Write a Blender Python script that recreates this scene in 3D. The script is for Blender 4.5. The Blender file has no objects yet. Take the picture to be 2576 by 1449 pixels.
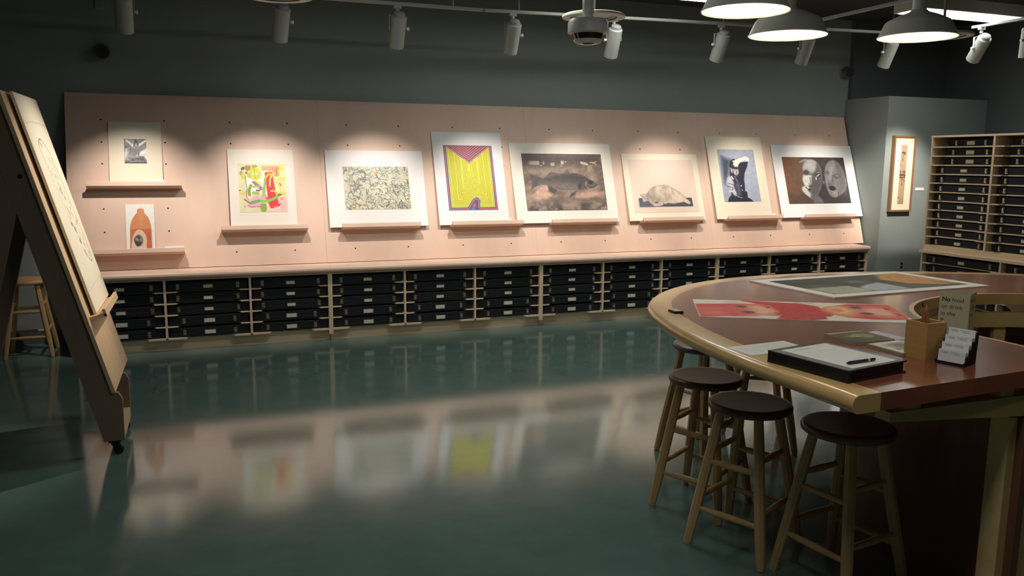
import bpy, math, random
import numpy as np
from mathutils import Vector, Matrix
random.seed(7); rng = np.random.default_rng(11)
S = bpy.context.scene
COL = S.collection
PI = math.pi

# ------------------------------------------------------------------ camera
CH = 1.559
YAW, PITCH, ROLL = .3633, .1543, .0071
F = Vector((math.sin(YAW)*math.cos(PITCH), math.cos(YAW)*math.cos(PITCH), -math.sin(PITCH)))
R = Vector((math.cos(YAW), -math.sin(YAW), 0)); U = R.cross(F)
R2 = R*math.cos(ROLL)+U*math.sin(ROLL); U2 = U*math.cos(ROLL)-R*math.sin(ROLL)
cam = bpy.data.objects.new('camera', bpy.data.cameras.new('camera')); COL.objects.link(cam)
cam.matrix_world = Matrix(((R2.x,U2.x,-F.x,0),(R2.y,U2.y,-F.y,0),(R2.z,U2.z,-F.z,CH),(0,0,0,1)))
cam.data.sensor_width = 36; cam.data.lens = 2047.0/2576*36; cam.data.clip_start = .05
S.camera = cam
# ------------------------------------------------------------------ world, exposure
w = bpy.data.worlds.new('world'); S.world = w; w.use_nodes = True
w.node_tree.nodes['Background'].inputs[0].default_value = (.6,.7,.8,1)
w.node_tree.nodes['Background'].inputs[1].default_value = .0
S.view_settings.view_transform = 'Standard'; S.view_settings.look = 'None'
S.view_settings.gamma = 1; S.view_settings.use_curve_mapping = False
S.view_settings.exposure = 0.0
SPOT_W, SPOT_COL = 108.0, (1.0, .90, .81)
TUBE_E, BULB_E = 18.5, 62.0

# ------------------------------------------------------------------ materials
def lin(c):
    c = np.asarray(c, float)
    if c.max() > 1.0: c = c/255.
    return np.where(c <= .04045, c/12.92, ((c+.055)/1.055)**2.4)
def l4(c): return tuple(lin(c))+(1,)
def mat(name, col, rough=.5, col2=None, scale=8, stretch=(1,1,1), bump=0, metal=0, spec=.5, emit=None, detail=4, rvar=0, coat=0, trans=0, ior=1.5, alpha=1):
    m = bpy.data.materials.new(name); m.use_nodes = True
    nt = m.node_tree; b = nt.nodes['Principled BSDF']
    b.inputs['Base Color'].default_value = l4(col); b.inputs['Roughness'].default_value = rough
    b.inputs['Metallic'].default_value = metal; b.inputs['Specular IOR Level'].default_value = spec
    b.inputs['Coat Weight'].default_value = coat; b.inputs['Coat Roughness'].default_value = .12
    b.inputs['Transmission Weight'].default_value = trans; b.inputs['IOR'].default_value = ior
    b.inputs['Alpha'].default_value = alpha
    if emit:
        b.inputs['Emission Color'].default_value = l4(emit[0]); b.inputs['Emission Strength'].default_value = emit[1]
    if col2 is not None or bump or rvar:
        tc = nt.nodes.new('ShaderNodeTexCoord'); mp = nt.nodes.new('ShaderNodeMapping')
        mp.inputs['Scale'].default_value = stretch
        nz = nt.nodes.new('ShaderNodeTexNoise'); nz.inputs['Scale'].default_value = scale
        nz.inputs['Detail'].default_value = detail; nz.inputs['Roughness'].default_value = .6
        nt.links.new(tc.outputs['Object'], mp.inputs[0]); nt.links.new(mp.outputs[0], nz.inputs['Vector'])
        if col2 is not None:
            rp = nt.nodes.new('ShaderNodeValToRGB')
            rp.color_ramp.elements[0].position = .3; rp.color_ramp.elements[1].position = .7
            rp.color_ramp.elements[0].color = l4(col); rp.color_ramp.elements[1].color = l4(col2)
            nt.links.new(nz.outputs[0], rp.inputs[0]); nt.links.new(rp.outputs[0], b.inputs['Base Color'])
        if rvar:
            mr = nt.nodes.new('ShaderNodeMapRange'); mr.inputs[3].default_value = rough-rvar; mr.inputs[4].default_value = rough+rvar
            nt.links.new(nz.outputs[0], mr.inputs[0]); nt.links.new(mr.outputs[0], b.inputs['Roughness'])
        if bump:
            bp = nt.nodes.new('ShaderNodeBump'); bp.inputs['Strength'].default_value = bump; bp.inputs['Distance'].default_value = .004
            nt.links.new(nz.outputs[0], bp.inputs['Height']); nt.links.new(bp.outputs[0], b.inputs['Normal'])
    return m
M = {}
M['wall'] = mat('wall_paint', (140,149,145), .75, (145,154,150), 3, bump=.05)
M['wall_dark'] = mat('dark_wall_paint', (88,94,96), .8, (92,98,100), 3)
M['ceiling'] = mat('ceiling_black', (46,48,50), .9, (52,54,55), 4)
M['floor'] = mat('teal_linoleum', (86,111,106), .105, (96,121,116), 5, bump=.02, rvar=.03, spec=1.0, detail=7)
M['panel'] = mat('maple_panel', (222,189,168), .5, (228,198,178), 2.2, (3,3,.35), bump=.02)
M['maple'] = mat('maple', (220,190,160), .42, (230,203,174), 3, (4,1,1))
M['ledge'] = mat('maple_ledge', (222,190,168), .45, (228,198,178), 3, (1,4,4))
M['shelf'] = mat('maple_shelf', (226,204,174), .45, (218,194,162), 3, (1,4,4))
M['easel'] = mat('easel_ply', (216,186,148), .5, (206,172,132), 3, (4,4,.5))
M['easel_shaded'] = mat('easel_ply_shaded', (138,116,97), .55, (128,107,88), 3, (5,5,.5))  # easel ply again, darkened: the shade on its side is in the colour
M['edge'] = mat('oak_edge', (222,184,124), .28, (208,168,108), 5, (2,2,2), spec=.5, coat=.3)
M['beam'] = mat('ash_beam', (218,190,134), .45, (205,174,118), 4, (1,5,5))
M['top'] = mat('cherry_top', (148,88,62), .24, (128,72,50), 3, (1.2,9,1), spec=.5, coat=.35)
M['base'] = mat('cherry_base', (112,72,54), .5, (98,62,46), 3, (6,6,.7))
M['stoolleg'] = mat('stool_wood', (206,172,122), .42, (190,154,104), 5, (4,4,.6))
M['seat'] = mat('stool_seat_walnut', (124,92,78), .36, (106,76,64), 4, (1,7,1))
M['seat_light'] = mat('stool_seat_natural', (204,164,112), .38, (190,148,98), 4, (1,7,1))
M['black'] = mat('black_cloth', (24,26,30), .6, (29,31,36), 60, bump=.1, spec=.3)
M['inside'] = mat('box_edge', (18,20,23), .7)
M['metal'] = mat('nickel', (175,170,160), .35, metal=.85)
M['brass'] = mat('brass', (178,160,118), .35, metal=.85)
M['steel'] = mat('black_steel', (40,40,42), .4, metal=.5)
M['card'] = mat('label_card', (226,226,206), .7, (196,198,180), 90)
M['card_green'] = mat('label_card_green', (206,214,150), .7, (188,198,134), 90)
M['white'] = mat('white_mount', (238,236,234), .7)
M['cream'] = mat('cream_mount', (238,226,202), .7)
M['warm'] = mat('warm_white_mount', (238,230,218), .7)
M['paper'] = mat('paper', (236,236,232), .7)
M['enamel'] = mat('grey_white_enamel', (226,226,216), .42)
M['can'] = mat('spot_can_paint', (158,160,152), .45)
M['enamel_in'] = mat('lamp_inner_enamel', (248,244,230), .4)
M['track'] = mat('track_paint', (150,152,148), .45)
M['bulb'] = mat('bulb_glow', (255,255,255), .5, emit=((255,241,212), BULB_E))
M['tube'] = mat('tube_diffuser', (255,255,255), .5, emit=((250,252,246), TUBE_E))
M['plastic_white'] = mat('white_plastic', (214,214,208), .4)
M['lens'] = mat('dark_dome', (12,14,16), .08, spec=.6)
M['rubber'] = mat('black_rubber', (18,18,18), .6)
M['hole'] = mat('peg_hole_dark', (34,26,22), .9)
M['frame'] = mat('oak_frame', (150,114,80), .42, (134,98,66), 6, (6,6,.8))
M['box_wood'] = mat('birch_box', (190,150,88), .5, (178,136,76), 5, (1,1,6))
M['pencil'] = mat('pencil_wood', (168,112,72), .5)
M['leather'] = mat('black_leather', (20,20,23), .36, (26,26,29), 120, bump=.2)
M['clear'] = mat('clear_plastic', (240,240,240), .1, spec=.5, alpha=.25)
M['sign'] = mat('sign_stock', (196,190,158), .5)
M['ink'] = mat('sign_ink', (40,38,34), .6)
M['lcd'] = mat('grey_lcd', (178,186,184), .3)
M['pen'] = mat('navy_pen', (24,26,60), .25)
M['kraft'] = mat('frosted_sleeve', (176,166,138), .3, alpha=.8)
M['lavender'] = mat('lavender_sheet', (206,198,214), .6)
def print_mat():
    m = bpy.data.materials.new('printed_sheet'); m.use_nodes = True; nt = m.node_tree
    a = nt.nodes.new('ShaderNodeAttribute'); a.attribute_name = 'Col'
    b = nt.nodes['Principled BSDF']; b.inputs['Roughness'].default_value = .62
    nt.links.new(a.outputs['Color'], b.inputs['Base Color']); return m
M['print'] = print_mat()

# ------------------------------------------------------------------ mesh helpers
class MB:
    def __init__(s): s.v = []; s.f = []; s.mi = []
    def add(s, vs, fs, mi=0):
        n = len(s.v); s.v += [tuple(map(float, p)) for p in vs]
        s.f += [tuple(i+n for i in f) for f in fs]; s.mi += [mi]*len(fs); return s
    def box(s, x0, x1, y0, y1, z0, z1, mi=0):
        if x0 > x1: x0, x1 = x1, x0
        if y0 > y1: y0, y1 = y1, y0
        return s.add([(x0,y0,z0),(x1,y0,z0),(x1,y1,z0),(x0,y1,z0),(x0,y0,z1),(x1,y0,z1),(x1,y1,z1),(x0,y1,z1)],
                     [(0,3,2,1),(4,5,6,7),(0,1,5,4),(1,2,6,5),(2,3,7,6),(3,0,4,7)], mi)
    def slab(s, O, A, B, T, mi=0):           # parallelepiped from corner O and three edge vectors
        O, A, B, T = map(Vector, (O, A, B, T))
        if A.cross(B).dot(T) < 0: O = O+T; T = -T
        p = [O, O+A, O+A+B, O+B]; p += [q+T for q in p]
        return s.add(p, [(0,3,2,1),(4,5,6,7),(0,1,5,4),(1,2,6,5),(2,3,7,6),(3,0,4,7)], mi)
    def prism(s, poly, fn, a, b, mi=0):      # poly 2-D, fn(u,v,w)->3-D, extruded from w=a to w=b
        n = len(poly)
        vs = [fn(u,v,a) for u,v in poly]+[fn(u,v,b) for u,v in poly]
        fs = [tuple(range(n-1,-1,-1)), tuple(range(n,2*n))]+[(i,(i+1)%n,(i+1)%n+n,i+n) for i in range(n)]
        return s.add(vs, fs, mi)
    def lathe(s, P, D, prof, n=20, mi=0, cap=True):   # prof: list of (t along D, r)
        P = Vector(P); D = Vector(D).normalized()
        a = D.cross(Vector((0,0,1)) if abs(D.z) < .9 else Vector((1,0,0))).normalized(); b = D.cross(a)
        vs = []; fs = []
        for t, r in prof:
            for k in range(n):
                q = 2*PI*k/n; vs.append(P+D*t+(a*math.cos(q)+b*math.sin(q))*r)
        for i in range(len(prof)-1):
            for k in range(n):
                k2 = (k+1) % n; fs.append((i*n+k, i*n+k2, (i+1)*n+k2, (i+1)*n+k))
        if cap:
            fs.append(tuple(range(n-1,-1,-1))); m = (len(prof)-1)*n; fs.append(tuple(range(m, m+n)))
        return s.add(vs, fs, mi)
    def rod(s, A, B, r0, r1=None, n=10, mi=0):
        A, B = Vector(A), Vector(B)
        return s.lathe(A, B-A, [(0,r0),((B-A).length, r0 if r1 is None else r1)], n, mi)
    def strip(s, rows, closed=False, mi=0):  # rows of equal length points
        n = len(rows[0]); vs = [p for r in rows for p in r]; fs = []
        for i in range(len(rows)-1):
            for k in range(n-(0 if closed else 1)):
                k2 = (k+1) % n; fs.append((i*n+k, i*n+k2, (i+1)*n+k2, (i+1)*n+k))
        return s.add(vs, fs, mi)
    def mesh(s, name, mats, smooth=False):
        me = bpy.data.meshes.new(name); me.from_pydata(s.v, [], s.f)
        for m in (mats if isinstance(mats, (list,tuple)) else [mats]): me.materials.append(M[m] if isinstance(m, str) else m)
        if max(s.mi) > 0: me.polygons.foreach_set('material_index', s.mi)
        if smooth:
            me.polygons.foreach_set('use_smooth', [True]*len(me.polygons))
            try: me.set_sharp_from_angle(angle=.7)
            except Exception: pass
        me.update(); return me
def link(name, me, parent=None, bevel=0):
    o = bpy.data.objects.new(name, me); COL.objects.link(o)
    if parent is not None: o.parent = parent
    if bevel:
        b = o.modifiers.new('bevel', 'BEVEL'); b.width = bevel; b.segments = 2; b.limit_method = 'ANGLE'
    return o
def part(name, mb, mats, parent, smooth=False, bevel=0, world=True, label=None):
    """mesh part; world=True: vertices are world coordinates and the parent is an unrotated root (or its child)"""
    if world and parent is not None:
        root = parent
        while root.parent is not None: root = root.parent
        L = root.location; mb.v = [(a-L.x,b-L.y,c-L.z) for a,b,c in mb.v]
    o = link(name, mb.mesh(name, mats, smooth), parent, bevel)
    if label: o['label'] = label
    return o
def tag(o, label, cat, group=None):
    o['label'] = label; o['category'] = cat
    if group: o['group'] = group
    return o
def thing(name, label, cat, loc, group=None, rz=0):
    o = bpy.data.objects.new(name, None); COL.objects.link(o); o.empty_display_size = .1
    o.location = loc; o.rotation_euler = (0,0,rz); return tag(o, label, cat, group)
def solid(name, mb, mats, origin, label, cat, group=None, smooth=False, bevel=0):
    """a thing that is one mesh; vertices in world coordinates"""
    L = origin; mb.v = [(a-L[0],b-L[1],c-L[2]) for a,b,c in mb.v]
    o = link(name, mb.mesh(name, mats, smooth), None, bevel); o.location = origin
    return tag(o, label, cat, group)
def struct(name, mb, mats, smooth=False):
    o = link(name, mb.mesh(name, mats, smooth)); o['kind'] = 'structure'; return o
def dup(root, loc, rz=0, label=None):
    r = root.copy(); COL.objects.link(r); r.location = loc; r.rotation_euler = (0,0,rz)
    if label: r['label'] = label
    for ch in root.children:
        c = ch.copy(); COL.objects.link(c); c.parent = r
        for g in ch.children:
            d = g.copy(); COL.objects.link(d); d.parent = c
    return r
ORD = 'zeroth first second third fourth fifth sixth seventh eighth ninth tenth eleventh twelfth'.split()

# ------------------------------------------------------------------ room shell
XL, XR, YF, YB, ZC = -3.2, 8.6, -2.6, 7.76, 3.2
struct('floor', MB().box(XL-.1, XR+.1, YF-.1, YB+.1, -.1, 0), 'floor')
struct('ceiling', MB().box(XL-.1, XR+.1, YF-.1, YB+.1, ZC, ZC+.1), 'ceiling')
struct('wall_back', MB().box(XL, 7.15, YB, YB+.1, 0, ZC), 'wall')
struct('wall_left', MB().box(XL-.1, XL, YF, YB+.1, 0, ZC), 'wall')
struct('wall_front', MB().box(XL, XR, YF-.1, YF, 0, ZC), 'wall')
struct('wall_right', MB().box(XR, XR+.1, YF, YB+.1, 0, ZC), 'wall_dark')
struct('wall_corner', MB().box(7.12, XR, 7.10, YB+.1, 0, 2.30), 'wall')           # boxed-out corner with the framed picture
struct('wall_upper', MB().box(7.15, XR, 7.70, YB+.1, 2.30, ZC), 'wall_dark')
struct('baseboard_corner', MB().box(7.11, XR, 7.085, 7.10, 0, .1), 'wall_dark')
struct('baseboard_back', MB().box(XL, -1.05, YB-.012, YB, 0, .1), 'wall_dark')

# ------------------------------------------------------------------ slanted display panel
TA = math.atan2(.447, 1.44); sT, cT = math.sin(TA), math.cos(TA)
def pan(u, v, off=0.): return Vector((u, 7.289+v*sT-off*cT, .657+v*cT+off*sT))
PU0, PU1, PV = -1.02, 7.095, 1.508
pn = thing('display_panel', 'long pink-beige wooden panel leaning back above the low box cabinets', 'display panel', pan(3.04,0))
edges = [PU0, .0, 1.015, 2.03, 3.04, 4.05, 5.06, 6.08, PU1]
EU = [PU0, 2.03-1.015, 3.04, 5.06, PU1]
for a, b in zip(EU[:-1], EU[1:]):
    part('panel_board', MB().slab(pan(a+.0006,.003), Vector((b-a-.0012,0,0)), pan(0,PV)-pan(0,.003), Vector((0,.022*cT,0))), 'panel', pn)
CX = [-.513+1.0145*k for k in range(8)]
HV = [1.28, 1.087, .9, .71, .516, .32, .124]
hm = MB().lathe((0,0,0), (0,-cT,sT), [(0,.007),(.0012,.006)], 10).mesh('peg_hole', 'hole')
for cx in CX:
    for sgn in (-1,1):
        for v in HV[:-1] if cx == CX[0] else HV:
            o = link('peg_hole', hm, pn); o.location = pan(cx+sgn*.243, v, .0)-pn.location

# ------------------------------------------------------------------ low cabinets under the panel
CB, CX0, CY0, CYB = .66, -.978, 7.064, 7.70
ZT, ZB = .587, .111
PITCHZ = (ZT-ZB)/5
def bx_shelf(x0, x1, yf, yb, z0, z1, bottom):
    n0 = n1 = .13 if bottom else .07; dep, ch = .05, .03
    pl = [(x0,yf),(x0+n0,yf),(x0+n0+ch,yf+dep),(x1-n1-ch,yf+dep),(x1-n1,yf),(x1,yf),(x1,yb),(x0,yb)]
    return MB().prism(pl, lambda u,v,w_: (u,v,w_), z0, z1)
UNITN = ['beside the wooden stool and easel','under the tangled-line print','under the seal and fish prints','ending at the grey corner wall']
for k in range(4):
    xa, xb = CX0+3*CB*k, CX0+3*CB*(k+1)
    t = thing('print_cabinet', 'low maple cabinet of slotted box shelves '+UNITN[k], 'cabinet', ((xa+xb)/2, CY0+.3, 0), 'low cabinets along the back wall')
    for x0, x1 in ((xa+.0005,xa+.018),(xb-.018,xb-.0005)): part('side_panel', MB().box(x0,x1,CY0-.004,CYB,.06,ZT), 'shelf', t)
    for j in (1,2): part('divider', MB().box(xa+CB*j-.009, xa+CB*j+.009, CY0, CYB, ZB, ZT), 'shelf', t)
    part('back_panel', MB().box(xa+.018, xb-.018, CYB, CYB+.012, .0, ZT), 'maple', t)
    part('toe_kick', MB().box(xa+.002, xb-.002, CY0+.06, CY0+.078, 0, ZB-.014), 'shelf', t)
    part('top_rail', MB().box(xa+.0005, xb-.0005, CY0-.006, CY0+.012, ZT, ZT+.014), 'shelf', t)
    for j in range(3):
        x0 = xa+CB*j+(.018 if j == 0 else .009); x1 = xa+CB*(j+1)-(.018 if j == 2 else .009)
        for r in range(5):
            z = ZB+PITCHZ*r
            part('shelf', bx_shelf(x0, x1, CY0+(.003 if r else -.004), CYB, z-(.009 if r else .014), z, r == 0), 'shelf', t)
ct = thing('cabinet_top', 'long narrow maple top with rounded nose running over the low cabinets', 'countertop', (2.98, CY0+.3, .601))
for a, b in zip([CX0, 1.002, 2.982, 4.962], [1.002, 2.982, 4.962, 6.95]):
    yf = CY0-.035; pf = [(yf+.022, .601)]
    for q in range(7):
        g = -PI/2-PI*q/6; pf.append((yf+.024+.024*math.cos(g), .628+.027*math.sin(g)))
    pf += [(7.745,.655),(7.745,.601)]
    part('top_board', MB().prism([p for p in pf], lambda u,v,w_: (w_,u,v), a+.0006, b-.0006), 'panel', ct)

# ------------------------------------------------------------------ clasped boxes
def make_box(W, H, D, style, label, group):
    """front faces -Y, origin at bottom front centre"""
    t = thing('print_box', label, 'storage box', (0,0,0), group)
    b = MB(); b.box(-W/2, W/2, .004, D, 0, H*.48); b.box(-W/2, W/2, .004, D, H*.5, H); b.box(-W/2+.003, W/2-.003, .006, D-.002, H*.4, H*.6)
    link('body', b.mesh('body', 'black'), t, .003)
    xs = .235*W/.62 if style != 'big' else .2*W/.62
    cm = 'brass' if style == 'brass' else 'metal'
    for s in (-1,1):
        c = MB(); c.box(s*xs-.013, s*xs+.013, -.003, .005, H*.5-.024, H*.5+.022); c.box(s*xs-.008, s*xs+.008, -.009, -.002, H*.5-.014, H*.5+.020); c.lathe((s*xs,-.009,H*.5-.006),(0,-1,0),[(0,.005),(.002,.003)],8)
        link('clasp', c.mesh('clasp', cm), t)
    lw, lh = (.082,.030) if style == 'big' else (.066,.022)
    fr = MB(); zc = H*.46
    fr.box(-lw/2-.004, lw/2+.004, -.001, .005, zc-lh/2-.004, zc+lh/2+.004)
    fo = link('label_frame', fr.mesh('label_frame', 'metal'), t)
    cd = MB().box(-lw/2, lw/2, -.003, -.0005, zc-lh/2, zc+lh/2)
    link('label_card', cd.mesh('label_card', 'card_green' if style == 'green' else 'card'), fo)
    return t
GB = 'black clasped boxes in the low cabinet'
LH = PITCHZ-.009-.010
proto = {}
def place_box(kind, dims, loc, rz, label, group):
    key = (kind,)+dims
    if key not in proto:
        p = make_box(*dims, kind, label, group); p.location = loc; p.rotation_euler = (0,0,rz); proto[key] = p; return p
    d = dup(proto[key], loc, rz, label); d['group'] = group; return d
for k in range(12):
    for r in range(5):          # r counts from the top
        z = ZB+PITCHZ*(4-r)
        kind = 'big' if r >= 3 else ('brass' if (k in (1,2,3,4) and r in (1,2)) or (k == 0 and r) else ('green' if random.random() < .15 else 'plain'))
        place_box(kind, (.612, LH, .52), (CX0+CB*(k+.5)+random.uniform(-.002,.002), CY0+.010+random.uniform(0,.010), z+.0003), 0,
                  'black clasped box on %s shelf of low cabinet, %s bay from the grey corner' % (ORD[r+1], ORD[12-k]), GB)

# ------------------------------------------------------------------ tall rack and its base at the right
RX, RY1, RB, RP = 6.90, 6.285, .708, .0895      # front plane x, far end y, bay width, pitch
BX, BY1, BB = 6.86, 6.262, .90
tr = thing('rack_base', 'low wide maple base cabinet of box shelves under the tall rack', 'cabinet', (BX+.35, BY1-BB, 0))
yA, yB = BY1-2*BB, BY1
BZT, BZB = .668, .10; BP = (BZT-BZB)/6
part('base_top', MB().box(BX-.014, BX+.72, yA-.01, yB+.02, BZT+.0, BZT+.03), 'maple', tr, bevel=.004)
for y in (yA, BY1-BB, yB-.018): part('side_panel', MB().box(BX, BX+.70, y, y+.018, .06, BZT), 'shelf', tr)
part('back_panel', MB().box(BX+.70, BX+.712, yA, yB, 0, BZT), 'maple', tr)
part('toe_kick', MB().box(BX+.06, BX+.08, yA, yB, 0, BZB-.012), 'shelf', tr)
def x_shelf(y0, y1, xf, xb, z0, z1):
    n0, dep, ch = .09, .05, .03
    pl = [(xf,y0),(xf,y0+n0),(xf+dep,y0+n0+ch),(xf+dep,y1-n0-ch),(xf,y1-n0),(xf,y1),(xb,y1),(xb,y0)]
    return MB().prism(pl, lambda u,v,w_: (u,v,w_), z1, z0)
NEARF = ['nearer the framed calligraphy', 'farther from the framed calligraphy']
for j in range(2):
    y1 = BY1-BB*j-(.018 if j == 0 else 0); y0 = BY1-BB*(j+1)+.018
    for r in range(6):
        z = BZB+BP*r; part('shelf', x_shelf(y0, y1, BX+.002, BX+.69, z-.012, z), 'shelf', tr)
        place_box('plain', (.83, BP-.024, .62), (BX+.03+random.uniform(0,.012), (y0+y1)/2, z+.0003), -PI/2,
                  'black clasped box on %s shelf of the rack base, bay %s' % (ORD[6-r], NEARF[j]), 'black clasped boxes in the rack base')
RZ0 = BZT+.03+.054
tk = thing('box_rack', 'tall maple rack of thin shelves holding twelve rows of black boxes', 'shelf rack', (RX+.3, RY1-RB, BZT+.03))
yA, yB = RY1-2*RB, RY1; RZT = RZ0+12*RP
part('plinth', MB().box(RX, RX+.6, yA, yB, BZT+.03, RZ0-.012), 'shelf', tk)
part('rack_top', MB().box(RX-.004, RX+.6, yA-.004, yB+.004, RZT, RZT+.018), 'shelf', tk)
for y in (yA, RY1-RB-.005, yB-.018): part('side_panel', MB().box(RX-.002, RX+.6, y, y+(.022 if y == RY1-RB-.005 else .018), RZ0-.012, RZT), 'shelf', tk)
part('back_panel', MB().box(RX+.6, RX+.612, yA, yB, BZT+.03, RZT), 'maple', tk)
for j in range(2):
    y1 = RY1-.018 if j == 0 else RY1-RB-.005; y0 = RY1-RB+.017 if j == 0 else yA+.018
    for r in range(12):
        z = RZ0+RP*r; part('shelf', x_shelf(y0, y1, RX+.002, RX+.59, z-.012, z), 'shelf', tk)
        top = 12-r
        kind = 'big' if top <= 3 else ('green' if top in (4,5) else 'plain')
        W = {1:.5,2:.58,3:.6}.get(top, .645)
        place_box(kind, (W, RP-.024, .5), (RX+(.09 if top <= 3 else .05)+random.uniform(0,.01), (y0+y1)/2-(.0 if W > .6 else .02), z+.0003), -PI/2,
                  'black clasped box on %s shelf of the tall rack, bay %s' % (ORD[top], NEARF[j]), 'black clasped boxes in the tall rack')

# ------------------------------------------------------------------ printed sheets: small painter
def cr(pts, closed, n=8):
    p = np.array(pts, float); m = len(p); out = []
    rng_ = range(m if closed else m-1)
    for i in rng_:
        p0 = p[(i-1) % m] if closed or i > 0 else p[i]; p1 = p[i]; p2 = p[(i+1) % m]; p3 = p[(i+2) % m] if closed or i+2 < m else p2
        for k in range(n):
            t = k/n
            out.append(.5*((2*p1)+(-p0+p2)*t+(2*p0-5*p1+4*p2-p3)*t*t+(-p0+3*p1-3*p2+p3)*t**3))
    if not closed: out.append(p[-1])
    return np.array(out)
class Art:
    def __init__(s, w, h, bg):
        s.w, s.h, s.a = w, h, w/h
        s.X, s.Y = np.meshgrid(np.linspace(0,1,w)*s.a, np.linspace(0,1,h))
        s.px = 1.0/h; s.img = np.empty((h,w,3)); s.img[:] = np.array(bg)/255.
    def P(s, pts): return np.array([(p[0]*s.a, p[1]) for p in pts], float)
    def mix(s, m, col, sl=None):
        c = np.array(col, float); c = c/255. if c.ndim == 1 else c
        v = s.img if sl is None else s.img[sl]
        v[:] = v*(1-m[...,None])+c*m[...,None]
    def ell(s, cx, cy, rx, ry, col, rot=0, al=1., soft=1.):
        dx = s.X-cx*s.a; dy = s.Y-cy; c, q = math.cos(rot), math.sin(rot)
        u = (dx*c+dy*q)/(rx*s.a); v = (-dx*q+dy*c)/ry
        d = (np.sqrt(u*u+v*v)-1)*min(rx*s.a, ry)
        s.mix(al*np.clip(.5-d/(s.px*soft),0,1), col)
    def sd(s, Q):
        d = np.full(s.X.shape, 9.); ins = np.zeros(s.X.shape, bool)
        for i in range(len(Q)):
            a, b = Q[i], Q[(i+1) % len(Q)]; e = b-a; L = e@e+1e-12
            t = np.clip(((s.X-a[0])*e[0]+(s.Y-a[1])*e[1])/L,0,1)
            d = np.minimum(d, np.hypot(s.X-a[0]-t*e[0], s.Y-a[1]-t*e[1]))
            if a[1] != b[1]:
                c = ((a[1] > s.Y) != (b[1] > s.Y)) & (s.X < (b[0]-a[0])*(s.Y-a[1])/(b[1]-a[1])+a[0]); ins ^= c
        return np.where(ins, -d, d)
    def poly(s, pts, col, al=1., soft=1., sm=False):
        Q = s.P(pts); Q = cr(Q, True, 5) if sm else Q
        s.mix(al*np.clip(.5-s.sd(Q)/(s.px*soft),0,1), col)
    def line(s, pts, wd, col, al=1., sm=True, soft=1.):
        Q = s.P(pts); Q = cr(Q, False, 6) if sm and len(Q) > 2 else Q
        m = wd+3*s.px*soft
        x0 = max(0,int((Q[:,0].min()-m)/s.a*s.w)); x1 = min(s.w,int((Q[:,0].max()+m)/s.a*s.w)+2)
        y0 = max(0,int((Q[:,1].min()-m)*s.h)); y1 = min(s.h,int((Q[:,1].max()+m)*s.h)+2)
        if x1 <= x0 or y1 <= y0: return
        sl = (slice(y0,y1),slice(x0,x1)); X, Y = s.X[sl], s.Y[sl]; d = np.full(X.shape, 9.)
        for a, b in zip(Q[:-1], Q[1:]):
            e = b-a; t = np.clip(((X-a[0])*e[0]+(Y-a[1])*e[1])/(e@e+1e-12),0,1)
            d = np.minimum(d, np.hypot(X-a[0]-t*e[0], Y-a[1]-t*e[1]))
        s.mix(al*np.clip(.5-(d-wd/2)/(s.px*soft),0,1), col, sl)
    def noise(s, sc, oc=4, sx=1, sy=1):
        r = np.zeros(s.X.shape); amp = 1.; tot = 0
        for o in range(oc):
            f = sc*2**o; gx, gy = int(f*s.a*sx)+3, int(f*sy)+3
            g = rng.random((gy,gx)); x = s.X*f*sx; y = s.Y*f*sy
            xi, yi = x.astype(int), y.astype(int); fx, fy = x-xi, y-yi; fx = fx*fx*(3-2*fx); fy = fy*fy*(3-2*fy)
            r += amp*((g[yi,xi]*(1-fx)+g[yi,xi+1]*fx)*(1-fy)+(g[yi+1,xi]*(1-fx)+g[yi+1,xi+1]*fx)*fy); tot += amp; amp *= .55
        return r/tot
    def tex(s, sc, amt, oc=4, sx=1, sy=1): s.img *= (1+amt*(s.noise(sc,oc,sx,sy)-.5))[...,None]
def sheet(name, art, O, A, B, parent):
    """flat printed sheet: O bottom-left corner, A width vector, B height vector (world)"""
    h, w_ = art.h, art.w
    O, A, B = (np.array(q, float) for q in (O,A,B)); root = parent
    while root.parent is not None: root = root.parent
    O = O-np.array(root.location)
    uu, vv = np.meshgrid(np.linspace(0,1,w_), np.linspace(1,0,h))
    V = O+uu[...,None]*A+vv[...,None]*B
    idx = np.arange(w_*h).reshape(h,w_)
    q = np.stack([idx[1:,:-1],idx[1:,1:],idx[:-1,1:],idx[:-1,:-1]],-1).reshape(-1)
    me = bpy.data.meshes.new(name); nf = (w_-1)*(h-1)
    me.vertices.add(w_*h); me.vertices.foreach_set('co', V.reshape(-1))
    me.loops.add(nf*4); me.loops.foreach_set('vertex_index', q.astype(np.int32))
    me.polygons.add(nf); me.polygons.foreach_set('loop_start', np.arange(0,nf*4,4,dtype=np.int32))
    me.update(calc_edges=True); me.validate()
    c = me.color_attributes.new('Col', 'FLOAT_COLOR', 'POINT')
    rgba = np.ones((h*w_,4), np.float32); rgba[:,:3] = lin(np.clip(art.img,0,1).reshape(-1,3)*.9999)
    c.data.foreach_set('color', rgba.reshape(-1)); me.materials.append(M['print'])
    return link(name, me, parent)
def quad(TL, TR, BR, BL):
    """picture coordinates -> sheet (u,v), v down"""
    src = [TL,TR,BR,BL]; dst = [(0,0),(1,0),(1,1),(0,1)]; A = []; b = []
    for (x,y),(u,v) in zip(src,dst):
        A += [[x,y,1,0,0,0,-u*x,-u*y],[0,0,0,x,y,1,-v*x,-v*y]]; b += [u,v]
    h = np.linalg.solve(np.array(A,float), np.array(b,float))
    def f(*xy):
        o = []
        for x,y in zip(xy[::2],xy[1::2]):
            d = h[6]*x+h[7]*y+1; o.append(((h[0]*x+h[1]*y+h[2])/d,(h[3]*x+h[4]*y+h[5])/d))
        return o if len(o) > 1 else o[0]
    return f
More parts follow.
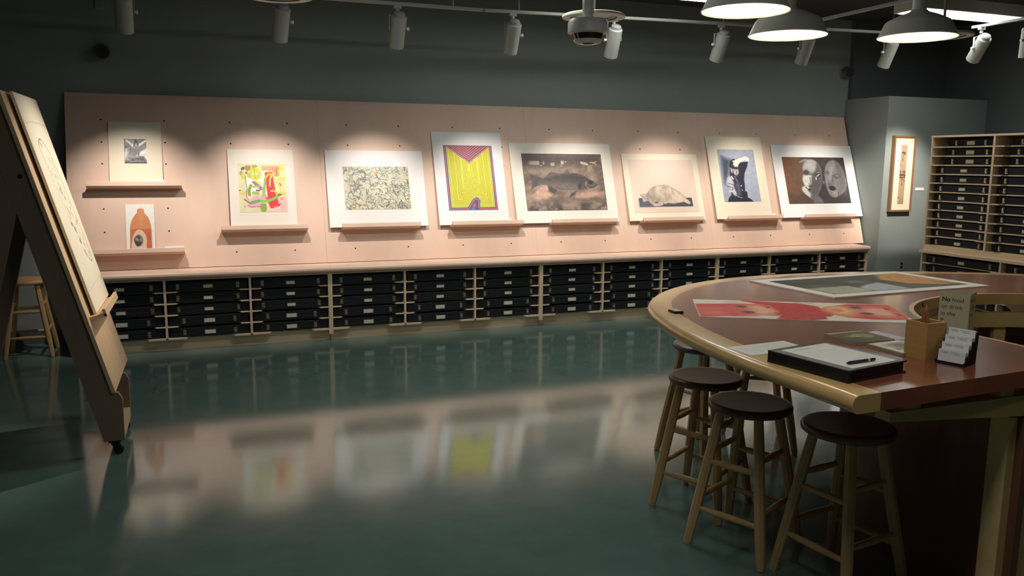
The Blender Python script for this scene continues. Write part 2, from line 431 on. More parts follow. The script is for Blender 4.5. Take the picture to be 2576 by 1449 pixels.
def art_winged():
    a = Art(84,104,(158,156,156)); q = quad((265,350),(742,355),(772,872),(295,872))
    n = a.noise(5,5); a.img[:] = (.42+.42*n)[...,None]
    a.poly(q(285,355, 480,360, 500,470, 420,620, 300,520), (136,134,134), .5, 20)
    a.poly(q(560,360, 745,360, 750,540, 640,560), (128,126,126), .55, 16)
    a.poly(q(300,600, 330,545, 350,660, 330,730, 290,760), (228,226,222), .9, 6, True)
    a.poly(q(775,540, 690,600, 630,620, 600,680, 530,705, 690,715, 720,770, 778,840), (232,230,226), .95, 4)
    a.line(q(320,385, 460,492), .085, (238,236,232)); a.line(q(722,395, 590,490), .085, (238,236,232))
    a.ell(*q(520,395), .06, .06, (72,70,74), soft=3); a.line(q(515,420, 475,505), .035, (84,82,86)); a.line(q(545,420, 580,500), .035, (92,90,94))
    a.line(q(285,530, 410,520, 400,690), .03, (96,94,98), .8, soft=3)
    a.poly(q(400,560, 640,520, 620,600, 500,700, 400,640), (112,110,114), .5, 8, True)
    a.line(q(590,640, 592,715), .02, (70,68,72))
    a.poly(q(295,830, 400,770, 540,760, 700,720, 772,820, 775,875, 295,875), (84,80,84), .75, 6)
    a.line(q(340,800, 420,800), .03, (190,188,186), .7, soft=3); a.line(q(400,850, 530,825, 700,830), .02, (196,194,192), .7, soft=3)
    a.line(q(295,862, 772,862), .06, (76,70,72), .9, False); a.tex(14,.35); return a
def art_jug():
    a = Art(90,140,(236,232,226)); q = quad((135,130),(842,130),(897,1250),(190,1250))
    J = q(425,250, 470,228, 560,230, 588,250, 600,330, 690,420, 745,520, 776,620, 780,760, 800,1060, 808,1150, 780,1195, 690,1235, 400,1243, 305,1218, 270,1180, 272,1000, 262,760, 262,620, 300,490, 360,390, 428,322)
    a.poly(J, (206,132,76))
    a.poly(q(262,705, 780,705, 800,1060, 808,1150, 780,1195, 690,1235, 400,1243, 305,1218, 270,1180, 272,1000), (200,98,52))
    a.poly(q(480,235, 570,240, 560,660, 480,660), (214,154,96), .6, 10); a.poly(q(262,640, 778,640, 780,705, 262,705), (204,136,88), .6, 4)
    a.poly(q(620,760, 790,740, 808,1150, 690,1200), (188,84,44), .5, 10)
    a.poly(q(330,1190, 312,980, 350,830, 430,735, 480,722, 560,745, 640,840, 678,960, 670,1060, 645,1195), (222,190,160), sm=True)
    a.poly(q(300,1200, 780,1195, 690,1235, 400,1243), (206,112,72))
    a.ell(*q(478,972), .155, .125, (124,116,108)); a.poly(q(360,950, 400,915, 440,985, 540,1000, 545,1040, 480,1105, 420,1090), (54,46,48), sm=True)
    a.ell(*q(462,905), .07, .036, (58,48,48)); a.ell(*q(430,945), .055, .028, (150,142,132)); a.tex(20,.05); return a
def art_abstract():
    a = Art(150,150,(226,218,176)); q = quad((218,305),(945,315),(990,1050),(280,1055))
    a.poly(q(218,305, 480,305, 480,480, 300,700, 240,600), (214,214,156), .8, 40); a.poly(q(740,320, 945,315, 980,800, 800,800), (244,226,150), .8, 40)
    a.poly(q(760,880, 990,860, 990,1050, 800,1050), (240,176,186), .9, 40); a.poly(q(280,820, 600,900, 640,1055, 280,1055), (222,212,178), .7, 40)
    a.poly(q(345,480, 640,430, 660,640, 560,780, 420,800, 370,700), (246,236,228), .95, 12); a.poly(q(240,740, 390,735, 390,790, 260,795), (232,188,96), .8, 14)
    a.poly(q(590,352, 858,354, 858,510, 760,510, 758,430, 590,416), (240,140,112), .85, 4); a.poly(q(600,360,740,360,740,400,600,405), (246,176,140), .6, 8)
    a.poly(q(470,800, 640,800, 700,830, 640,960, 420,975, 400,900), (232,156,190), .9, 12); a.poly(q(830,530,960,525,962,590,840,590), (238,208,110), .7, 8)
    a.poly(q(636,448, 742,444, 770,560, 800,720, 820,830, 850,940, 880,910, 872,960, 800,990, 730,996, 716,900, 690,830, 672,700, 650,560), (216,44,58))
    a.poly(q(650,830, 830,820, 860,950, 730,995), (222,50,62), .8, 3)
    a.ell(*q(488,470), .135, .135, (200,208,70)); a.ell(*q(490,470), .06, .03, (236,214,160)); a.line(q(476,380, 482,470, 500,540), .012, (150,158,50))
    a.ell(*q(300,385), .045, .03, (62,96,108), -.7); a.poly(q(335,345,410,342,418,390,380,425,340,410), (168,134,96), sm=True); a.ell(*q(478,352), .07, .03, (176,158,92))
    a.ell(*q(280,460), .03, .05, (172,140,102)); a.ell(*q(310,500), .045, .07, (196,206,84)); a.ell(*q(358,455), .03, .03, (160,124,92)); a.ell(*q(400,500), .04, .05, (186,176,84), al=.8)
    a.line(q(345,500, 352,600, 372,690), .012, (90,84,70)); a.line(q(372,700, 365,800, 400,870), .012, (110,96,82))
    a.poly(q(445,590, 500,590, 612,690, 580,725, 480,640), (168,108,150), sm=True); a.poly(q(500,575, 570,590, 580,630, 520,610), (244,212,84), sm=True)
    a.line(q(430,650, 405,720, 415,790), .06, (126,160,66)); a.line(q(470,670, 550,670), .045, (158,206,62)); a.line(q(470,760, 540,770), .06, (150,196,64)); a.line(q(520,725, 560,730), .03, (74,66,58))
    a.line(q(645,545, 635,700, 620,820), .05, (146,190,92)); a.line(q(612,690, 640,800), .05, (154,188,100), .7)
    a.line(q(665,520, 690,482, 740,490, 720,560, 716,660), .035, (246,206,66)); a.line(q(750,500, 820,450, 860,395, 915,405), .03, (238,206,84)); a.line(q(780,520, 830,600, 880,710), .022, (196,204,110))
    a.line(q(740,735, 790,735, 830,770, 940,780), .04, (240,200,84), .9); a.line(q(868,620, 885,655), .025, (176,84,56)); a.line(q(820,395, 816,480), .022, (196,92,70))
    a.line(q(440,910, 540,880, 640,890, 760,860, 860,800), .055, (126,196,74)); a.line(q(445,915, 560,885), .055, (76,160,96), .7); a.line(q(845,795, 890,790), .03, (128,74,50))
    a.line(q(340,860, 420,920), .035, (172,110,116)); a.line(q(395,950, 440,975, 510,968), .015, (190,62,110)); a.line(q(530,972, 590,970), .015, (190,62,110))
    a.poly(q(585,930, 660,930, 675,1000, 660,1045, 600,1045, 580,990), (140,168,66), sm=True); a.ell(*q(898,855), .035, .03, (232,140,150)); a.ell(*q(350,965), .018, .016, (176,164,126)); a.ell(*q(266,726), .018, .012, (84,74,58))
    for k in range(4): a.line(q(780+22*k,965, 800+22*k,990, 790+22*k,1020), .008, (248,206,204))
    a.tex(10,.10); return a
def art_tangle():
    a = Art(196,132,(206,204,184)); n = a.noise(4,3); a.mix(np.clip((n-.5)*3,0,.6), (222,216,186))
    for k in range(34):
        u, v = rng.random(2)
        if rng.random() < .6: u, v = (rng.choice([rng.random()*.15, 1-rng.random()*.1]), v) if rng.random() < .55 else (u, rng.choice([rng.random()*.1, 1-rng.random()*.1]))
        a.ell(u, v, .008+.02*rng.random(), .012+.03*rng.random(), [(232,180,84),(240,206,150),(226,190,130)][k % 3], rng.random()*3, .85, 3)
    for k in range(520):
        x, y = rng.random(2); th = rng.normal(.5 if y > .5 else -.4, 1.1); L = .03+.11*rng.random(); p = [(x,y)]
        for j in range(3):
            th += rng.normal(0,.55); x += L/3*math.cos(th)/a.a; y += L/3*math.sin(th); p.append((x,y))
        g = rng.choice([78,96,120,150]); a.line(p, .006+.009*rng.random(), (g,g+4,g), .85)
    for k in range(60):
        x, y = rng.random(2); th = rng.normal(.5,.9); L = .12+.16*rng.random()
        a.line([(x,y),(x+L*.5*math.cos(th)/a.a+.01,y+L*.5*math.sin(th)),(x+L*math.cos(th)/a.a,y+L*math.sin(th))], .009, (72,78,76), .8)
    a.tex(30,.12); return a
def art_bands():
    a = Art(258,340,(118,88,138)); X, Y = a.X/a.a, a.Y
    pur, org, blu, yel, drk = (104,84,124),(236,120,92),(92,110,170),(232,222,62),(92,88,30)
    bump = [(.0,1.0),(.0,-.05),(1.,-.05),(1.,1.),(.62,1.),(.58,.96),(.585,.91),(.60,.865),(.575,.845),(.54,.86),(.48,.92),(.44,.965),(.40,1.)]
    d = -a.sd(a.P([(u, v) for u,v in bump]))            # distance inside the outline
    s = a.a
    a.mix(np.ones_like(d), pur)
    for lo, hi, c in ((.012,.022,org),(.022,.03,pur),(.03,.040,blu)):
        a.mix(((d >= lo*s/.76) & (d < hi*s/.76)).astype(float), c)
    d0 = .042*s/.76; ins = d > d0
    a.mix(ins.astype(float), yel)
    per = .0172*s/.76; ph = ((d-d0)/per) % 1.
    a.mix((ins & (ph > .70)).astype(float)*.95, drk)
    a.mix((ins & (d < d0+.006)).astype(float), (190,226,150))
    vy = .275-np.abs(X-.5)*(.275-.03)/.43; m = Y < vy       # chevron wedge at the top
    k = (vy-Y); a.mix(m.astype(float), blu)
    a.mix((m & (k > .012)).astype(float), pur); a.mix((m & (k > .012) & (((k-.012) % .036) < .013)).astype(float), org)
    a.mix(((X > .478) & (X < .505) & (Y > .285) & (Y < .40)).astype(float)*.9, yel)
    a.poly([(.45,1.),(.50,.915),(.515,.95),(.52,1.)], (74,130,196)); a.poly([(.485,.93),(.535,.895),(.545,.93),(.52,.95)], org, .8); a.tex(40,.05); return a
def art_fish():
    a = Art(210,148,(126,108,96)); q = quad((188,218),(1395,230),(1490,1080),(280,1100)); n = a.noise(5,5,1,2)
    a.mix(np.clip((n-.42)*3,0,.7), (162,140,124)); a.mix(np.clip((.45-n)*3,0,.6), (88,76,70))
    a.poly(q(188,218, 1395,230, 1412,400, 205,420), (74,66,64), .85, 24); a.poly(q(190,240, 1397,240, 1398,268, 192,268), (98,88,84), .6, 6)
    a.poly(q(400,810, 520,700, 600,720, 580,800, 660,850, 560,910, 380,900), (196,158,140), .95, 6, True)
    a.poly(q(1000,860, 1150,810, 1400,810, 1390,850, 1180,900, 1020,900), (190,152,136), .85, 8, True); a.poly(q(250,830,400,830,600,905,300,915), (178,148,130), .7, 10, True)
    a.poly(q(215,450, 900,440, 860,500, 560,520, 230,500), (150,132,118), .7, 16); a.poly(q(1320,480,1440,520,1440,700,1340,720), (104,90,84), .7, 16)
    a.poly(q(310,525, 400,560, 510,600, 580,590, 700,545, 850,515, 960,505, 1080,535, 1200,600, 1300,660, 1345,695, 1300,740, 1180,765, 1060,775, 900,780, 740,770, 640,735, 560,700, 470,695, 400,730, 335,780, 355,690, 345,620), (84,76,74), 1, 2)
    a.poly(q(560,600, 850,540, 1080,560, 1200,620, 1100,640, 800,610), (60,54,54), .8, 12, True); a.poly(q(480,690, 700,690, 1000,700, 1060,770, 800,775, 640,730), (128,114,104), .75, 14, True)
    a.poly(q(570,590, 620,510, 720,515, 790,540, 700,560), (94,84,80), 1, 3, True); a.poly(q(820,520, 890,450, 960,470, 1000,510, 900,530), (98,86,80), .9, 3)
    for k in range(5): a.line(q(890+22*k,455+8*k, 930+20*k,515), .008, (178,160,142), .7)
    a.poly(q(590,720, 610,800, 680,830, 735,790, 680,745), (76,68,66), 1, 3); a.poly(q(920,890, 940,830, 1030,790, 990,860), (80,70,66), 1, 3); a.poly(q(1040,690,1110,650,1090,760,1050,760), (56,50,50), .9, 6)
    a.line(q(1175,650, 1165,700, 1200,750), .02, (150,136,124), .8, soft=3); a.ell(*q(1235,660), .03, .035, (54,48,48)); a.line(q(1200,690, 1250,710, 1310,690), .012, (140,126,114), .8)
    for x0,y0,x1,y1 in ((315,332,465,392),(636,358,694,410),(518,342,540,388),(470,396,510,410),(292,332,302,386),(790,330,835,385),(785,400,815,414),(850,340,878,356),(1232,345,1290,362)): a.poly(q(x0,y0,x1,y0,x1,y1,x0,y1), (188,166,146), .9)
    a.poly(q(1085,335, 1190,365, 1210,400, 1140,395, 1090,370), (186,164,142)); a.poly(q(1200,405, 1255,395, 1275,470, 1235,510, 1190,480), (150,132,116)); a.line(q(1275,365,1330,340), .02, (180,160,142)); a.line(q(1290,360,1325,385), .02, (180,160,142))
    n2 = a.noise(7,4); vm = np.clip((a.Y-.8)*9,0,1); a.mix(vm*np.clip((n2-.45)*6,0,1)*.8, (66,60,60)); a.mix(vm*np.clip((.48-n2)*5,0,1)*.6, (150,134,116))
    a.tex(24,.25); a.line([(0,0),(1,0),(1,1),(0,1),(0,0)], .014, (52,46,44), .8, False); return a
def art_seal():
    a = Art(180,142,(230,206,188)); q = quad((145,160),(1310,158),(1425,1105),(262,1135))
    a.poly(q(330,868, 1290,848, 1318,1008, 352,1028), (74,76,82)); a.poly(q(350,930,520,920,600,1015,355,1025), (96,104,112), .7, 12)
    a.poly(q(360,800, 430,780, 490,775, 530,720, 600,665, 700,635, 800,628, 900,655, 1010,710, 1110,790, 1190,860, 1250,910, 1270,945, 1240,968, 1150,930, 1060,945, 980,965, 880,950, 830,955, 815,968, 760,950, 770,985, 720,1005, 620,1010, 580,990, 520,930, 470,915, 430,935, 405,920, 400,860), (208,188,170), 1, 2)
    body = a.img[...,2] < .70; n = a.noise(14,4,1,.6)
    a.poly(q(600,820,760,850,790,950,640,960,560,900), (150,138,124), .6, 16, True); a.poly(q(500,770, 620,660, 560,860, 480,880), (160,148,134), .55, 14)
    a.poly(q(740,640,860,660,900,900,800,940), (168,154,138), .55, 18); a.poly(q(640,940, 760,950, 770,985, 620,1010), (206,192,174), .8, 4); a.ell(*q(650,945), .025, .018, (90,82,78), soft=3)
    a.poly(q(405,850,440,860,470,910,430,935), (178,178,178), .8, 4); a.line(q(360,800, 405,850), .014, (120,108,98), .8); a.poly(q(1150,900,1240,910,1268,945,1240,968), (214,200,182), .9, 3)
    a.line(q(495,790, 530,725, 600,668, 700,638, 800,631, 900,658, 1010,713, 1110,793, 1190,863, 1265,935), .008, (140,126,114), .7, soft=3)
    a.line(q(495,790, 490,850, 520,930), .01, (130,118,106), .7, soft=4); a.line(q(860,950,960,965,1060,945,1150,928), .012, (120,110,102), .6, soft=4)
    m = np.where(a.sd(a.P(q(360,800, 490,775, 600,665, 800,628, 1010,710, 1270,945, 1150,930, 980,965, 760,985, 580,990, 400,860))) < 0, 1., 0.)
    a.img *= (1+m*.45*(n-.5))[...,None]; return a
def art_figure():
    a = Art(116,160,(164,172,188)); q = quad((200,247),(752,247),(868,1037),(312,1052))
    a.mix(np.clip((a.noise(2,2)-.5)*1.2,0,.3), (182,188,200))
    a.poly(q(262,350, 330,380, 400,400, 390,560, 360,680, 320,780, 290,640), (58,62,84), .95, 14); a.poly(q(300,860,380,900,390,1000,320,1020), (150,156,172), .8, 16)
    a.poly(q(400,420, 450,385, 520,430, 580,440, 670,430, 660,500, 620,600, 610,700, 620,790, 625,880, 655,890, 665,980, 700,990, 755,1040, 360,1050, 380,985, 420,940, 400,860, 360,800, 350,740, 390,660, 400,560, 385,480), (30,30,46), 1, 2)
    a.poly(q(430,420, 470,410, 560,375, 630,345, 690,375, 680,425, 620,410, 560,440, 530,470, 515,520, 495,500, 480,520, 462,495, 440,480, 455,450), (240,232,216), 1, 2)
    a.poly(q(390,520, 450,545, 520,545, 535,600, 500,650, 470,610, 430,590), (150,148,154), 1, 3)
    for p in ((420,560,430,600),(455,560,465,620),(490,560,480,630),(515,560,515,620)): a.line(q(*p), .016, (226,220,208), .95)
    a.line(q(445,570,450,620), .014, (30,30,44)); a.line(q(500,575,500,610), .014, (30,30,44)); a.line(q(420,660,445,695), .026, (232,226,214)); a.line(q(470,660,510,740), .03, (120,122,148), .8)
    a.poly(q(345,740, 390,650, 450,740, 460,820, 500,920, 480,960, 420,900, 380,830), (196,196,204), 1, 6, True); a.line(q(370,760,450,790), .012, (70,72,90)); a.line(q(350,815,440,830,420,880), .012, (70,72,90)); a.line(q(390,890,460,880), .02, (226,224,222))
    a.poly(q(470,760,540,750,570,940,520,960), (94,98,126), .8, 8); a.ell(*q(568,800), .018, .013, (226,226,226)); a.ell(*q(580,865), .014, .011, (200,200,208)); a.line(q(490,940,530,970,580,985), .014, (170,172,184))
    a.tex(22,.16); return a
def art_faces():
    a = Art(196,144,(60,54,54)); q = quad((258,245),(1328,247),(1448,1043),(370,1068))
    a.mix(np.clip((a.noise(4,4)-.45)*2,0,.5), (84,78,78)); a.ell(*q(470,560), .22, .43, (106,74,50), .1, .95, 6); a.poly(q(258,245,420,250,330,600,420,1065,370,1068), (122,66,36), .9, 24); a.poly(q(400,900,740,960,760,1066,400,1066), (88,62,46), .9, 14)
    a.poly(q(555,330, 620,285, 690,275, 660,310, 600,345), (134,130,126), 1, 3, True)
    a.poly(q(660,310, 740,280, 850,315, 920,400, 948,500, 945,700, 900,850, 830,950, 770,985, 700,930, 630,870, 590,800, 630,740, 610,640, 625,560, 612,450), (112,108,108), 1, 2, True)
    a.poly(q(770,520, 860,330, 930,420, 945,700, 880,880, 790,970, 760,800), (84,80,82), .9, 10); a.poly(q(660,320, 740,285, 850,330, 840,460, 780,520, 720,470, 620,450), (170,168,164), .95, 8, True)
    a.poly(q(620,560, 720,560, 770,560, 760,710, 690,760, 640,730, 612,640), (204,202,196), .95, 5); a.poly(q(595,790, 650,745, 720,770, 700,830, 745,890, 730,945, 640,875), (200,198,192), .95, 4, True)
    a.ell(*q(678,510), .045, .055, (64,60,60), soft=4); a.line(q(630,475, 680,455, 725,480), .025, (150,148,144)); a.line(q(740,600,750,700,720,715), .02, (120,116,114)); a.poly(q(720,740,790,740,770,765,740,770), (50,46,46)); a.poly(q(700,795, 760,800, 745,840, 715,835), (44,40,40)); a.line(q(665,770,695,800), .02, (60,56,56))
    a.ell(*q(880,560), .045, .045, (58,54,56), soft=4); a.line(q(845,600,850,630), .02, (226,224,220)); a.line(q(860,575,900,548), .02, (196,194,190)); a.line(q(870,515,900,512), .02, (150,148,146)); a.line(q(780,830,805,850), .015, (60,56,56)); a.ell(*q(975,680), .02, .04, (100,96,96))
    a.poly(q(790,980, 880,920, 960,1000, 970,1048, 800,1050), (112,110,112), .9, 5)
    a.poly(q(1010,420, 1070,320, 1160,296, 1250,350, 1310,450, 1350,560, 1380,700, 1340,830, 1240,910, 1170,945, 1100,920, 1050,850, 1010,700, 1000,560), (132,128,128), 1, 3, True)
    a.poly(q(1200,330,1310,450,1375,700,1340,830,1230,900,1240,600), (104,100,101), .8, 16); a.poly(q(1080,420,1150,400,1130,650,1080,640), (160,156,154), .7, 10); a.ell(*q(1045,510), .035, .04, (96,92,92), soft=5); a.ell(*q(1205,575), .05, .05, (92,88,88), soft=5); a.ell(*q(1215,565), .025, .02, (146,142,140), soft=3)
    a.poly(q(1120,560,1150,540,1140,680,1110,670), (86,82,82), .8, 6); a.poly(q(1065,760, 1130,740, 1190,790, 1150,825, 1090,815), (52,48,48), 1, 3, True); a.poly(q(1050,700,1120,690,1170,710,1060,740), (100,96,96), .8, 6); a.poly(q(1130,840,1220,830,1200,930,1120,920), (158,154,152), .7, 8); a.line(q(1225,850,1232,915), .014, (60,56,56))
    a.tex(18,.22); return a
def art_brush():
    a = Art(44,240,(184,152,118)); q = quad((285,280),(392,280),(335,1140),(230,1140)); a.tex(3,.2); k = (44,36,28)
    a.line(q(300,400, 318,380), .02, k); a.line(q(320,400, 345,385, 352,405, 330,420), .016, k); a.line(q(305,425, 318,450, 300,480, 312,490), .008, k); a.line(q(320,490, 305,520), .012, k); a.line(q(272,565,274,590), .012, k)
    a.line(q(262,668, 278,672, 276,750), .014, k); a.line(q(258,715, 366,722), .016, k); a.line(q(256,760, 362,748), .012, k); a.line(q(316,665, 362,672), .013, k); a.line(q(312,690,362,690), .008, k); a.line(q(322,700, 300,745), .010, k); a.line(q(345,700,352,760), .012, k)
    a.line(q(296,770, 300,820, 300,862), .010, k); a.line(q(305,770, 330,790, 352,815), .010, k); a.line(q(298,850,304,862), .014, k); a.ell(*q(248,1048), .14, .02, (140,120,90)); a.ell(*q(300,1110), .4, .05, (160,140,106), al=.7, soft=20); return a
def art_scroll():
    a = Art(130,240,(232,222,196)); k = (96,92,78)
    a.line([(.02,.135),(.4,.12),(.98,.128)], .003, (180,172,146), .9); a.line([(.02,.90),(.98,.885)], .003, (200,192,168), .9)
    L = [(.30,.30),(.28,.24),(.36,.205),(.47,.20),(.56,.22),(.66,.26),(.72,.32),(.76,.42),(.80,.52),(.84,.62),(.86,.72),(.84,.78),(.76,.80),(.66,.775),(.56,.73)]
    a.line(L, .006, k, .9); a.line([(.30,.30),(.34,.38),(.38,.46),(.42,.54),(.45,.60)], .004, k, .8); a.line([(.36,.21),(.42,.235),(.40,.215)], .005, k)
    for i in range(64):
        v = .27+.5*rng.random(); u = .34+(v-.27)*.45+.34*rng.random(); a.line([(u,v),(u+.03*rng.normal(),v+.02*rng.random()+.006)], .004+.004*rng.random(), k, .55+.4*rng.random(), False)
    a.ell(.56,.69,.03,.012,k,al=.7); a.ell(.44,.60,.03,.012,k,al=.7); a.poly([(.90,.885),(.99,.885),(.99,.955),(.90,.955)], (224,214,188), 1); a.line([(.99,.89),(.91,.905),(.91,.955)], .004, (90,80,66), 1, False)
    return a
def art_red():
    a = Art(250,130,(232,226,220)); q = quad((190,203),(1570,250),(1673,393),(100,330)); red = (192,30,42)
    a.poly(q(170,235, 640,240, 720,270, 690,330, 560,325, 105,330), (206,66,62), 1, 3); a.poly(q(150,262,340,262,330,320,130,318), (222,116,98), .8, 14); a.line(q(150,275,350,290), .05, (206,76,72), .8, soft=4)
    a.ell(*q(560,285), .11, .30, (236,206,168), al=.85, soft=26); a.ell(*q(440,280), .06, .34, (206,60,56), al=.7, soft=20)
    a.poly(q(500,212, 700,225, 920,238, 1040,262, 1050,290, 1090,325, 1000,355, 800,362, 640,350, 700,325, 715,285, 690,255, 610,238), red, 1, 3); a.poly(q(720,230,950,245,1020,350,700,355), (188,40,46), .6, 10)
    for i in range(46):
        u, v = .43+.2*rng.random(), .12+.8*rng.random(); a.line([(u,v),(u+.012*rng.normal(),v+.08)], .014, (150,26,34), .55, False)
    a.poly(q(1045,275, 1150,250, 1300,245, 1570,252, 1640,345, 1600,365, 1350,362, 1180,345, 1060,315), (202,48,48), 1, 3); a.ell(*q(1170,290), .075, .30, (240,210,150), al=.9, soft=20); a.ell(*q(1150,290), .03, .09, (222,130,96), soft=6)
    a.ell(*q(1470,305), .10, .26, (238,206,176), al=.85, soft=26); a.poly(q(1500,255,1570,255,1640,350,1560,352), (222,96,84), .8, 8); a.poly(q(1020,335, 1320,362, 1670,390, 1000,366), (236,230,224), 1, 2); a.poly(q(1080,240,1560,250,1300,243,1100,262), (234,228,222), .9, 2)
    for x,y,r in ((475,258,.028),(485,300,.03),(1310,272,.03),(1345,317,.032)): a.ell(*q(x,y), r, .062, (78,74,96), soft=5); a.ell(*q(x,y), r*.5, .03, (34,34,52), soft=3)
    for x,y in ((665,263),(690,312),(1530,282),(1585,327)): a.line(q(x-15,y-6,x+12,y,x-12,y+7), .03, (130,44,40), .9)
    a.line(q(885,232, 1020,240), .02, (110,104,110), .9, soft=2); a.line(q(890,358, 1005,352), .04, (90,40,44), .9, soft=2); a.tex(16,.08); return a
def art_lake():
    a = Art(250,130,(58,58,54)); q = quad((760,90),(1650,32),(2280,105),(1290,178)); n = a.noise(6,5,1,1.5)
    a.mix(np.clip((n-.4)*2,0,.6), (84,82,74)); a.poly(q(1500,40, 1650,32, 2200,95, 2080,105, 1800,100, 1560,75), (196,140,72), .95, 8)
    a.mix(np.clip((a.noise(14,4)-.5)*4,0,.6)*(a.img[...,0] > .5), (150,98,48)); a.poly(q(1480,110, 1560,95, 1850,135, 1640,158, 1400,165), (166,180,192), .95, 8); a.poly(q(1050,140,1350,118,1600,155,1300,178), (170,176,164), .95, 10)
    a.ell(*q(1390,90), .07, .08, (130,132,132), al=.7, soft=14); a.ell(*q(1120,120), .08, .06, (110,114,108), al=.6, soft=14); a.line(q(1380,122,1600,155), .012, (60,58,52)); a.tex(18,.3); return a
def art_leaf():
    a = Art(80,80,(70,64,58)); a.poly([(.0,.0),(1,0),(1,.06),(0,.1)], (200,170,130)); a.ell(.6,.5,.26,.24,(128,136,52),soft=4); a.poly([(.15,.4),(.45,.38),(.5,.6),(.25,.55)], (180,156,126), .8, 6); a.poly([(.1,.6),(.5,.62),(.4,.9),(.05,.8)], (62,48,36), .9, 6); a.tex(8,.3); return a
def art_photo():
    a = Art(80,60,(224,222,210)); a.poly([(.18,.2),(.9,.15),(.9,.7),(.2,.75)], (186,182,170), 1, 6); a.ell(.6,.4,.25,.2,(120,116,108),soft=14); a.line([(.2,.68),(.6,.7),(.9,.66)], .08, (96,92,86), .9, soft=4); a.tex(9,.2); return a

# ------------------------------------------------------------------ ledges on the panel, mounted prints, caption cards
COLN = ['tangled-line print','striped yellow print','fish print','seal print','crouching figure print','two faces print']
def ledge(u0, v, label):
    t = thing('picture_ledge', label, 'ledge', pan(u0, v-.02, .0), 'narrow maple picture ledges')
    n = pan(0,0,1)-pan(0,0,0); uv = pan(0,1)-pan(0,0); W = .72
    part('ledge_board', MB().slab(pan(u0-W/2, v-.03, .0006), (W,0,0), n*.100, uv*.016), 'ledge', t, bevel=.002)
    part('front_lip', MB().slab(pan(u0-W/2, v-.03, .088), (W,0,0), n*.014, uv*.038), 'ledge', t, bevel=.003)
    return t
LV = .325
lab = ['ledge holding the winged grey print, above the jug print', 'ledge holding the colourful abstract print', 'ledge holding the tangled-line print', 'ledge holding the striped yellow print', 'ledge holding the fish print', 'ledge holding the seal print', 'ledge holding the crouching figure print', 'ledge holding the two faces print']
ledge(CX[0], .712, lab[0]); ledge(CX[0], .150, 'ledge holding the orange jug print, lowest on the panel')
for k in range(1,8): ledge(CX[k]+(.012 if k > 5 else 0), LV, lab[k])
def board(name, u0, u1, v0, v1, mount, label, art, iu0, iu1, iv0, iv1, sheetcol=None, mat_line=True):
    ob, ot, th = .030, .004, .007
    t = thing(name, label, 'print', pan((u0+u1)/2, v0, ob))
    O = pan(u0, v0, ob); B = pan(u0, v1, ot)-O; A = Vector((u1-u0,0,0)); N = A.cross(B).normalized()
    part('mount_board', MB().slab(O, A, B, N*th), mount, t)
    f = lambda u,v,e: O+A*((u-u0)/(u1-u0))+B*((v-v0)/(v1-v0))+N*(th+e)
    if mat_line:   # window cut in the mount: thin bevelled edge all round the print
        m = .022; fr = MB()
        for (a0,a1,b0,b1) in ((iu0-m,iu1+m,iv1+m,iv1+m+.003),(iu0-m,iu1+m,iv0-m-.003,iv0-m),(iu0-m-.003,iu0-m,iv0-m,iv1+m),(iu1+m,iu1+m+.003,iv0-m,iv1+m)):
            fr.slab(f(a0,b0,-.0005), A.normalized()*(a1-a0), B.normalized()*(b1-b0), N*.0012)
        part('mat_window', fr, mount, t)
    if art: sheet('printed_image', art, f(iu0,iv0,.0012), f(iu1,iv0,.0012)-f(iu0,iv0,.0012), f(iu0,iv1,.0012)-f(iu0,iv0,.0012), t)
    return t
board('mounted_print', -.702, -.296, .6983, 1.26, 'cream', 'small grey winged figure print on cream board, on the upper of two ledges', art_winged(), -.585, -.415, .895, 1.11)
jug = board('mounted_print', -.594, -.377, .1363, .548, 'white', 'white card with an orange jug, on the lowest ledge', art_jug(), -.594, -.377, .1363, .548, mat_line=False)
board('mounted_print', .223, .778, .3113, 1.033, 'warm', 'colourful abstract print with red and green strokes on white board', art_abstract(), .304, .702, .462, .903)
board('mounted_print', 1.057, 1.960, .3113, 1.034, 'white', 'wide print of tangled grey lines with yellow patches on white board', art_tangle(), 1.207, 1.811, .471, .880)
board('mounted_print', 2.068, 2.766, .3113, 1.228, 'white', 'tall print of yellow and purple stripes under chevrons on white board', art_bands(), 2.173, 2.662, .452, 1.096, mat_line=False)
board('mounted_print', 2.845, 3.952, .3113, 1.133, 'warm', 'dark brown print of a swimming fish on white board', art_fish(), 2.965, 3.839, .434, 1.021)
board('mounted_print', 4.079, 4.986, .3113, 1.033, 'cream', 'pale print of a seal lying on a dark band on cream board', art_seal(), 4.148, 4.921, .397, .968, mat_line=False)
board('mounted_print', 5.131, 5.848, .3113, 1.240, 'cream', 'blue-grey print of a dark crouching figure with white arm on cream board', art_figure(), 5.255, 5.731, .499, 1.092, mat_line=False)
board('mounted_print', 5.978, 7.108, .3113, 1.155, 'white', 'dark print of two faces side by side on white board', art_faces(), 6.103, 6.975, .467, 1.013)
caps = [(.70,LV,'colourful abstract print'),(1.77,LV,'tangled-line print'),(2.70,LV,'striped yellow print'),(3.80,LV,'fish print'),(5.78,LV,'crouching figure print'),(6.88,LV,'two faces print'),(-.36,.712,'small winged figure print'),(-.23,.150,'orange jug print')]
for u, v, nm in caps:
    n = pan(0,0,1)-pan(0,0,0); uv = pan(0,1)-pan(0,0); O = pan(u-.075, v-.0137, .083)
    solid('caption_card', MB().slab(O, (.15,0,0), uv*.040, n*.0015), 'paper', pan(u, v-.014, .083), 'thin white caption card on the ledge in front of the '+nm, 'caption card', 'caption cards on the ledges')

